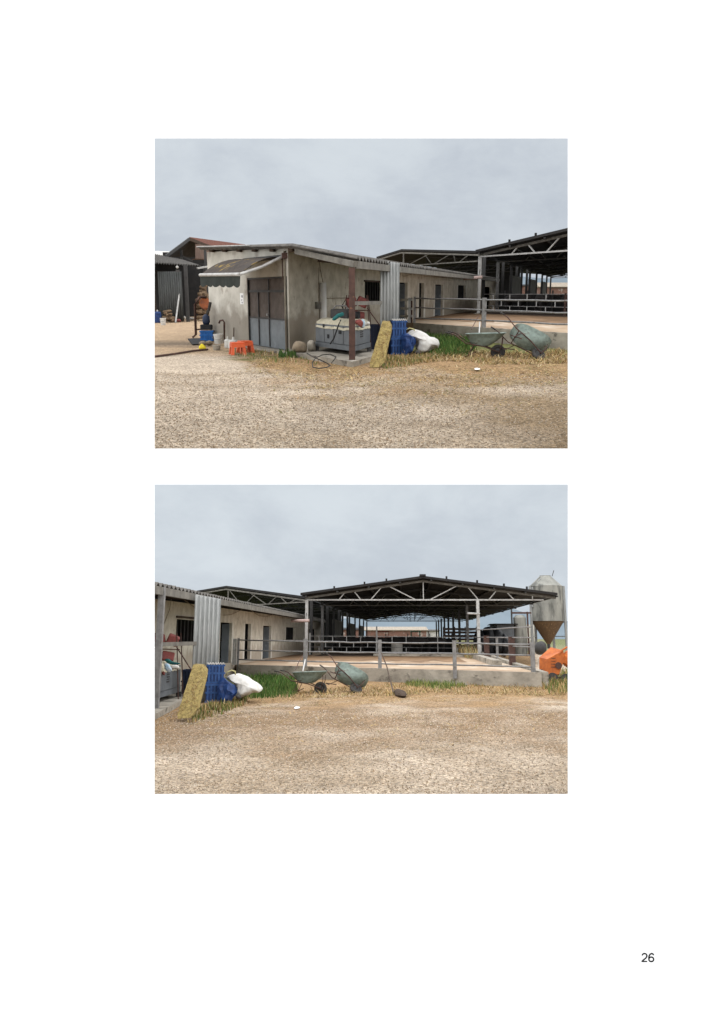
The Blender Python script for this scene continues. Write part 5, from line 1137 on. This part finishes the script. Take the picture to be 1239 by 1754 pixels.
# ---- barn
P0 = B.G(524.5, 1125.5, SZ); zch = B.Z(P0, 1027.5); gX = Vector((1, 0, 0)); Wd = (939 - 527) / F * P0.y * 1.02; zev = B.Z(P0, 1021.5)
rdg = Wd * .466; zrd = B.Z(P0, 992.5); rc = (809.5 - 524.5) / F * P0.y * 1.01
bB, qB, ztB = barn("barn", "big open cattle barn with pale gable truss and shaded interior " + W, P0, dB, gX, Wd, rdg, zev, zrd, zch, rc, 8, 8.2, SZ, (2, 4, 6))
tl = B.P(499, 1063.5, P0.y - 1.2); tr = B.P(530, 1063, P0.y - 1.3)
lmp = thing("tube_lamp", "long pinkish tube lamp fixed to the barn's corner post " + W, "lamp", tl.lerp(tr, .5))
MB().tube([tl, tr], .085, 10).build("housing", M_pink, lmp, smooth=True); q = tl.lerp(tr, .8); MB().tube([q, P0 + Vector((0, -.1, q.z))], .02, 6).build("bracket", M_steel_dark, lmp)
tl = B.P(801, 1050.5, P0.y - .4); tr = B.P(822, 1051.5, P0.y - .4)
lmp = thing("tube_lamp", "short white tube lamp crossing the barn's right front column " + W, "lamp", tl.lerp(tr, .5)); MB().tube([tl, tr], .06, 8).build("housing", M_steel_white, lmp, smooth=True)
MB().tube([tl.lerp(tr, .4), tl.lerp(tr, .4) + Vector((0, .3, 0))], .02, 6).build("bracket", M_steel_dark, lmp)
# feed fence at the back of the yard
yF = B.G(640, 1122, SZ).y
f = thing("feed_fence", "pale feed fence with staggered uprights across the back of the yard " + W, "fence", Vector((B.P(650, 1120, yF).x, yF, SZ)))
rows = (1089.5, 1100, 1108, 1116.5)
for i, y in enumerate(rows): MB().tube([B.P(530, y, yF), B.P(644, y + .5, yF), B.P(806, y + 2.5, yF)], .035 if i in (1, 3) else .02, 6).build("rail", M_steel_white if i != 2 else M_steel, f)
for i, xx in enumerate(((547, 570, 594, 618, 672, 696, 750, 783), (558, 582, 606, 630, 750), (547, 570, 594, 618, 696, 750, 783))):
    for x in xx: p = B.P(x, 1100, yF); MB().bar(B.up(p, rows[i] + (x - 530) * .008), B.up(p, rows[i + 1] + (x - 530) * .008), .05).build("upright", M_steel_white, f)
for x, y in ((645.5, 1073), (531, 1084)): p = B.P(x, 1100, yF); MB().bar((p.x, p.y, SZ), B.up(p, y), .1).build("post", M_steel_white, f)
k0_, k1_ = B.G(640, 1124, SZ), B.G(800, 1125, SZ)
MB().prism([k0_, k1_, k1_ + Vector((0, .3, 0)), k0_ + Vector((0, .3, 0))], [p + Vector((0, 0, .14)) for p in (k0_, k1_, k1_ + Vector((0, .3, 0)), k0_ + Vector((0, .3, 0)))]).build("kerb", M_conc, label="low concrete kerb under the feed fence " + W, cat="kerb")
g = B.G(681.5, 1122, SZ); tr_ = thing("trough", "round concrete water trough behind the feed fence " + W, "trough", g + Vector((0, .8, 0)))
MB().lathe(g + Vector((0, 1.0, 0)), [(.34, 0), (.36, .1), (.36, .68), (.37, .7), (.31, .7), (.3, .4), (.01, .4)], 22).build("basin", mat("pale concrete", (.48, .45, .40), (.34, .32, .28), 4, .95), tr_, smooth=False)
f = thing("shade_barrier", "low dark barrier added for the shade inside the barn " + W, "barrier", qB(1, 6, SZ)); MB().prism([qB(.4, 12, SZ), qB(9, 12, SZ), qB(9, 12.3, SZ), qB(.4, 12.3, SZ)], [qB(.4, 12, 1.45), qB(9, 12, 1.45), qB(9, 12.3, 1.45), qB(.4, 12.3, 1.45)]).build("board", M_dkint, f)  # invented dark board in place of the black shade behind the fence
for i, (s_, t_, yw) in enumerate(((1.6, 9.6, 10), (3.3, 8.6, -20), (4.9, 9.8, 170), (6.3, 8.4, 35), (7.6, 9.8, 190), (5.6, 14.0, 60))):
    cow("black cow standing in the barn's shade, %s from the left " % ("first", "second", "third", "fourth", "fifth", "sixth")[i] + W, qB(s_, t_, SZ + .02), R(yw), "black cows in the barn " + W)
for i in range(6): MB().bar(qB(1 + i * 1.6, 11.9, SZ), qB(1 + i * 1.6, 11.9, 1.8), .07).build("post", M_steel_dark, f)
bf = [qB(.2, 1.6, SZ), qB(9.6, 1.6, SZ), qB(9.6, 66, SZ), qB(.2, 66, SZ)]
MB().prism([p + Vector((0, 0, .004)) for p in bf], [p + Vector((0, 0, .02)) for p in bf]).build("barn_shade_floor", M_dung, kind="structure")  # dark sheet added so less light bounces onto the roof's underside
# beyond the barn
backbarn(B, dB, W, (330, 1016, 60), (388, 1006.5, 57), (526, 1025.5, 50), 1031, (395, 1036, 57))
far_shed(B, "far_shed", "distant long shed with pale beige roof seen under the barn " + W, "shed", 627, 731, 1073.5, 1080, 1096, 150, M_beige, M_brick)
far_shed(B, "far_shed", "small distant light walled shed beside the beige roofed one " + W, "shed", 735, 752, 1078, 1081, 1096, 155, M_sheet, M_white)
far_shed(B, "far_shed", "distant red brown shed behind the barn's left columns " + W, "shed", 556, 622, 1075, 1079, 1096, 165, M_dark_sheet, M_brick)
def tractor(lb, x, y, Yd, mc, s=1.0):
    c = B.P(x, y, Yd); c.z = 0; o = thing("tractor", lb, "tractor", c); 
    MB().box((-.2 * s, -.4, .7), (1.6 * s, .4, 1.5), at=c).build("hood", mc, o, bevel=.08)
    b = MB(); b.box((-1.5 * s, -.6, 2.2), (-.1, .6, 2.35), at=c)
    for dx in (-1.4, -.2):
        for dy in (-.55, .5): b.bar(c + Vector((dx * s, dy, .9)), c + Vector((dx * s, dy, 2.2)), .09)
    b.box((-1.5 * s, -.5, .6), (-.2, .5, 1.2), at=c); b.build("cab", mc, o)
    rx = Matrix.Rotation(R(90), 3, 'X')
    for dx, r_ in ((-.9, .75), (1.2, .42)):
        for dy in (-.75, .75): MB().lathe(c + Vector((dx * s, dy, r_)), [(r_ * .4, -.15), (r_ * .92, -.18), (r_, -.1), (r_, .1), (r_ * .92, .18), (r_ * .4, .15)], 18, rx).build("wheel", M_rubber, o)
    return o
tractor("green tractor with open cab parked beyond the barn " + W, 722, 1094, 108, mat("tractor green", (.12, .30, .20), (.08, .2, .14), 2, .5))
tractor("dull red tractor parked beyond the barn near the left columns " + W, 668, 1094, 112, mat("tractor red", (.30, .07, .05), (.2, .05, .04), 2, .5), 1.3)
o = thing("trailer", "rusty slatted farm trailer beyond the barn's right columns " + W, "trailer", Vector((B.P(783, 1090, 75).x, 75, 0))); c = Vector((B.P(786, 1090, 75).x, 75, 0))
b = MB()
for i in range(5): b.box((-1.6, -.8, .9 + i * .32), (1.6, -.76, 1.1 + i * .32), at=c)
for dx in (-1.6, -.5, .5, 1.55): b.box((dx, -.84, .7), (dx + .08, -.8, 2.5), at=c)
b.build("slats", M_board, o); MB().box((-1.6, -.75, .6), (1.6, .8, .8), at=c).build("bed", M_rust, o)
for dx in (-1, 1): MB().lathe(c + Vector((dx, -.8, .4)), [(.15, -.1), (.4, -.1), (.4, .1), (.15, .1)], 16, Matrix.Rotation(R(90), 3, 'X')).build("wheel", M_rubber, o)
# black wrapped heap and grey shed at the right of the barn
hp0 = thing("bale_heap", "heap of black wrapped bales beside the small grey shed " + W, "bale heap", Vector((B.P(838, 1100, 62).x, 62, 0)))
for x, y, yb, wd in ((822, 1078, 1106, 11), (836, 1072, 1106, 13), (850, 1073, 1106, 12), (862, 1084, 1108, 9)):
    a = B.P(x, y, 62); bt = 0; r_ = wd / F * 62
    MB().puff([a + Vector((math.cos(t) * r_ * 1.05, 0, (math.sin(t) - 1) * a.z / 2)) for t in [i * .5236 for i in range(12)]], (0, -.9, 0), .09, seed=x).build("bale", M_tarp, hp0, smooth=True)
far_shed(B, "far_shed", "small grey shed with dark flat roof left of the concrete cylinder " + W, "shed", 853, 882, 1068.5, 1070.5, 1108, 70, M_dark_sheet, M_grey, 4)
# rusty posts and side pens
def post_(x0, x1, yt, yb, lb, m_, zb=SZ):
    g = B.G((x0 + x1) / 2, yb, zb); wd = (x1 - x0) / F * g.y; MB().bar((g.x, g.y, zb), (g.x, g.y, B.Z(g, yt)), wd, wd).build("post", m_, label=lb + " " + W, cat="post"); return g
g1 = post_(830.5, 838.5, 1089, 1129, "rusty brown post, thinner and further back than its twin,", M_rust)
g2 = post_(873.5, 883, 1090.5, 1139, "thick rusty brown post near the front fence's end", M_rust)
g3 = post_(851, 854.5, 1091, 1132, "slim grey post between the two rusty posts", M_steel)
sf = thing("side_fence", "grey pipe side fence linking the rusty posts " + W, "fence", g3)
for z in (.75, 1.1, 1.5):
    MB().tube([Vector((g2.x + .3, g2.y - 2.5, SZ + z)), Vector((g2.x, g2.y + .1, SZ + z)), Vector((g3.x, g3.y, SZ + z)), Vector((g1.x, g1.y, SZ + z)), Vector((g1.x, g1.y, SZ + z)) + dB * 9 - Vector((.8, 0, 0))], .03, 6).build("rail", M_steel, sf)
for x, yt in ((819, 1100), (825, 1100)): g = B.G(x, 1122, SZ); MB().bar((g.x, g.y, SZ), (g.x, g.y, B.Z(g, yt)), .07).build("post", M_steel_white, sf)
a, c = B.G(783, 1118, SZ), B.G(846, 1141, SZ)
blades([(lambda t: (a.x + (c.x - a.x) * t + rnd.uniform(-.3, .3), a.y + (c.y - a.y) * t, SZ, 1))(rnd.random() * .6) for _ in range(500)], .2, .8, .02, PAL_DRY + [(.12, .13, .05)], "brushwood", "dry brushwood behind the fence by the rusty posts " + W, "brushwood")
MB().prism([a, c, c + Vector((.35, .1, 0)), a + Vector((.35, .1, 0))], [p + Vector((0, 0, .22)) for p in (a, c, c + Vector((.35, .1, 0)), a + Vector((.35, .1, 0)))]).build("kerb", M_conc, label="slanting concrete kerb beside the rusty posts " + W, cat="kerb")
# cylinder and silo
g = B.G(893, 1121, 0); r_ = 10.6 / F * g.y; zt_c = B.P(893, 1058, g.y).z
o = thing("concrete_tank", "slim stained concrete cylinder with conical top before the silo " + W, "tank", g)
MB().lathe(g, [(r_, 0), (r_, zt_c * .35), (r_ * 1.015, zt_c * .36), (r_, zt_c * .37), (r_, zt_c), (r_ * .6, zt_c + .22), (.02, zt_c + .24)], 28).build("cylinder", M_silo, o, smooth=False)
MB().bar((g.x - r_ * 1.3, g.y - .2, 0), (g.x - r_ * 1.3, g.y - .2, B.P(882, 1043, g.y).z), .13).build("post", M_steel_dark, o)
MB().bar((g.x + r_ * 1.15, g.y - .3, 0), (g.x + r_ * 1.15, g.y - .3, B.P(905, 1048, g.y).z), .13).build("post", M_rust, o); zb_ = B.P(893, 1050, g.y).z
MB().bar((g.x - r_ * 1.3, g.y - .3, zb_), (g.x + r_ * 1.8, g.y - .3, zb_), .1, .16).build("beam", M_rust, o)
Ysl = 72; c = B.P(940, 1100, Ysl); c.z = 0; rs = 27.5 / F * Ysl; zz = lambda y: B.P(940, y, Ysl).z
o = thing("silo", "tall grey feed silo with brown conical hopper " + W, "silo", c)
MB().lathe(c, [(rs, zz(1064)), (rs * 1.01, zz(1063.5)), (rs, zz(1062.5)), (rs, zz(1034)), (rs * 1.008, zz(1033.5)), (rs, zz(1033)), (rs, zz(1005)), (rs * 1.015, zz(1004.5)), (rs * .93, zz(1002.5)), (rs * .34, zz(987)), (rs * .34, zz(986)), (.02, zz(985.5))], 72).build("barrel", M_silo, o)
MB().lathe(c, [(rs * .13, zz(1103)), (rs * .16, zz(1101)), (rs * .97, zz(1064.4))], 72).build("hopper", M_brown_cone, o)
for i, (dx, dy) in enumerate(((-1.03, -.25), (1.03, -.25), (-.55, .9), (.55, .9))):
    MB().bar((c.x + dx * rs, c.y + dy * rs, 0), (c.x + dx * rs, c.y + dy * rs, zz(1004)), .2, .2).build("leg", M_galv, o)
b = MB()
for z in (1066, 1090): b.bar((c.x - 1.03 * rs, c.y - .25 * rs, zz(z)), (c.x - .55 * rs, c.y + .9 * rs, zz(z)), .08); b.bar((c.x + 1.03 * rs, c.y - .25 * rs, zz(z)), (c.x + .55 * rs, c.y + .9 * rs, zz(z)), .08)
b.build("brace", M_galv, o)
MB().tube([B.P(912.5, 1040, Ysl - rs * .4), B.P(912.5, 1007, Ysl - rs * .4), B.P(926, 992, Ysl - rs * .4), B.P(929, 995, Ysl - .2)], .1, 7).build("filling_pipe", M_galv, o)
MB().tube([B.P(946, 987, Ysl), B.P(949, 977, Ysl)], .035, 5).build("rod", M_steel_dark, o); MB().tube([c + Vector((0, 0, zz(1102))), Vector((c.x, c.y, .5))], .15, 10).build("outlet_pipe", M_steel_dark, o)
wb = B.G(918, 1122); 
MB().prism([B.G(905, 1116) + Vector((0, 3, 0)), B.G(928, 1116) + Vector((0, 3, 0)), B.G(928, 1116) + Vector((0, 3.3, 0)), B.G(905, 1116) + Vector((0, 3.3, 0))], [p + Vector((0, 0, 2.9)) for p in (B.G(905, 1116) + Vector((0, 3, 0)), B.G(928, 1116) + Vector((0, 3, 0)), B.G(928, 1116) + Vector((0, 3.3, 0)), B.G(905, 1116) + Vector((0, 3.3, 0)))]).build("stub_wall", M_plaster, label="pale plastered stub of wall under the silo's left legs " + W, cat="wall")
# ---- orange mixer
g = B.G(942, 1168); Ym = g.y
def PM(x, y, k=0): return B.P(x, y, Ym + k)
o = thing("mixer", "orange cement mixer on black wheels beside the yard wall " + W, "mixer", Vector((g.x, Ym, 0)))
F_ = [PM(938, 1156), PM(958, 1155), PM(968, 1128), PM(965, 1114), PM(938, 1129)]
S_ = [PM(924, 1149, .45), PM(924, 1126, .45)]; T_ = PM(943.5, 1108.5, .5); T2 = PM(958, 1112, .45); Bk = PM(948, 1146, .6)
b = MB(); b.v = F_ + S_ + [T_, T2, Bk]      # 0-4 front, 5 6 left, 7 ridge, 8 back right, 9 back foot
b.f = [(0, 1, 2, 3, 4), (5, 0, 4, 6), (6, 4, 3, 7), (3, 8, 7), (3, 2, 1, 9, 8), (5, 6, 7, 8, 9), (0, 5, 9, 1)]
b.build("engine_housing", M_orange, o)
b = MB()
for i in range(4): p = PM(948, 1128 + i * 5, -.015); b.box((-.08, -.006, 0), (.08, 0, .02), at=p)
b.build("vent", M_rust, o)
MB().lathe(PM(957, 1140, -.03), [(.02, -.05), (.10, -.05), (.12, 0), (.12, .02)], 14, Matrix.Rotation(R(90), 3, 'X')).build("pulley", M_rust, o)
MB().lathe(PM(978, 1128, .1), [(.10, -.34), (.2, -.28), (.30, -.05), (.30, .1), (.16, .34), (.04, .36)], 18, Matrix.Rotation(R(35), 3, 'Y')).build("drum", M_orange, o)
MB().tube([PM(958, 1120, 0), PM(964, 1113, 0), PM(972, 1108, 0)], .035, 6).build("bracket", M_orange, o)
for x, y in ((947, 1161), (969, 1163)): MB().lathe(PM(x, y, -.05), [(.04, -.08), (.17, -.07), (.18, -.03), (.18, .03), (.17, .07), (.04, .08)], 20, Matrix.Rotation(R(80), 3, 'X')).build("wheel", M_rubber, o)
MB().bar(PM(947, 1160), PM(969, 1162), .06).build("axle", M_rust, o); MB().bar(PM(929, 1146, .3), PM(930, 1168, .3), .05).build("leg", M_rust, o)
MB().bar(PM(930, 1150, .2), PM(958, 1155, .2), .07).build("chassis", M_rust, o)
MB().lathe(B.P(926, 1110, Ym + 5), [(.05, -.3), (.22, -.25), (.27, 0), (.22, .25), (.05, .3)], 18, Matrix.Rotation(R(70), 3, 'X')).build("drum", M_steel_dark, label="dark rusty drum resting behind the orange mixer " + W, cat="drum", smooth=True)
g = B.G(926, 1165); MB().puff([g + Vector((dx, 0, dz)) for dx, dz in ((-.15, 0), (.25, 0), (.2, .3), (.02, .42), (-.12, .3))], (0, -.18, 0), .05).build("stone_block", M_stone, label="rough pale stone block at the yard wall's right end " + W, cat="stone")
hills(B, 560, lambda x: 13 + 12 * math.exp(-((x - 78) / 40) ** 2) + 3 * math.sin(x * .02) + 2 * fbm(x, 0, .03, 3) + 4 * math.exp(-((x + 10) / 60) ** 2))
TOP_B = list(V.tops)
# ================================================================== set both places in the directions they are seen
for vw in (A, B):
    for o in vw.tops:
        if o.rotation_mode == 'QUATERNION': m = Matrix.LocRotScale(o.location, o.rotation_quaternion, o.scale)
        else: m = Matrix.LocRotScale(o.location, o.rotation_euler, o.scale)
        o.matrix_world = vw.M @ m
# ------------------------------------------------------------------ the page with its two picture openings
V = View(796, "page"); V.tops = []
D = 7.0
def pg(x, y, d=D): return Vector(((x - CX) / F * d, d, (CY - y) / F * d))
b = MB(); xs = [-900, 265, 973, 2140]; ys = [-900, 237, 768.3, 830, 1360.5, 2700]
for i in range(3):
    for j in range(5):
        if i == 1 and j in (1, 3): continue
        for k in (0, .004):
            p = [pg(xs[i], ys[j]), pg(xs[i + 1], ys[j]), pg(xs[i + 1], ys[j + 1]), pg(xs[i], ys[j + 1])]; b.quad(*[q + Vector((0, k, 0)) for q in p])
for ya, yb in ((237, 768.3), (830, 1360.5)):
    c = [pg(265, ya), pg(973, ya), pg(973, yb), pg(265, yb)]
    for i in range(4): q, r_ = c[i], c[(i + 1) % 4]; b.quad(q, r_, r_ + Vector((0, .004, 0)), q + Vector((0, .004, 0)))
page = thing("page", "white document page with two picture openings and a small number 26", "page", pg(CX, 1754))
b.build("sheet", M_page, page)
def glyph(name, pts, wpx=2.4):
    """one printed numeral: a flat stroke along pts"""
    m = MB(); P_ = [pg(x, y, D - .002) for x, y in pts]; w_ = wpx / F * D / 2; L_, R_ = [], []
    for i, p in enumerate(P_):
        d = (P_[min(i + 1, len(P_) - 1)] - P_[max(i - 1, 0)]); n = Vector((d.z, 0, -d.x)).normalized() * w_; L_.append(p + n); R_.append(p - n)
    for i in range(len(P_) - 1): m.quad(L_[i], L_[i + 1], R_[i + 1], R_[i])
    return m
def arc(cx, cy, rx, ry, a0, a1, n=18): return [(cx + rx * math.cos(R(a0 + (a1 - a0) * i / n)), cy - ry * math.sin(R(a0 + (a1 - a0) * i / n))) for i in range(n + 1)]
m = glyph("2", arc(1104.3, 1637.3, 4.0, 3.9, 172, -25, 18) + [(1106.6, 1641.1), (1103.5, 1643.6), (1101.2, 1645.6), (1100.0, 1647.0)]); m.quad(*[pg(x, y, D - .003) for x, y in ((1099.2, 1646.1), (1109.0, 1646.1), (1109.0, 1648.0), (1099.2, 1648.0))])
m.build("printed_number", M_print, page, label="digit 2 of the page number")
m = glyph("6", arc(1115.9, 1643.3, 4.1, 3.9, 170, -190, 26)); m2 = glyph("6", arc(1116.6, 1640.8, 4.9, 7.4, 190, 60, 16) + arc(1116.5, 1637.6, 3.6, 4.1, 62, 20, 4)[1:]); k = len(m.v); m.v += [v + Vector((0, -.001, 0)) for v in m2.v]; m.f += [tuple(i + k for i in f) for f in m2.f]
m.build("printed_number", M_print, page, label="digit 6 of the page number")
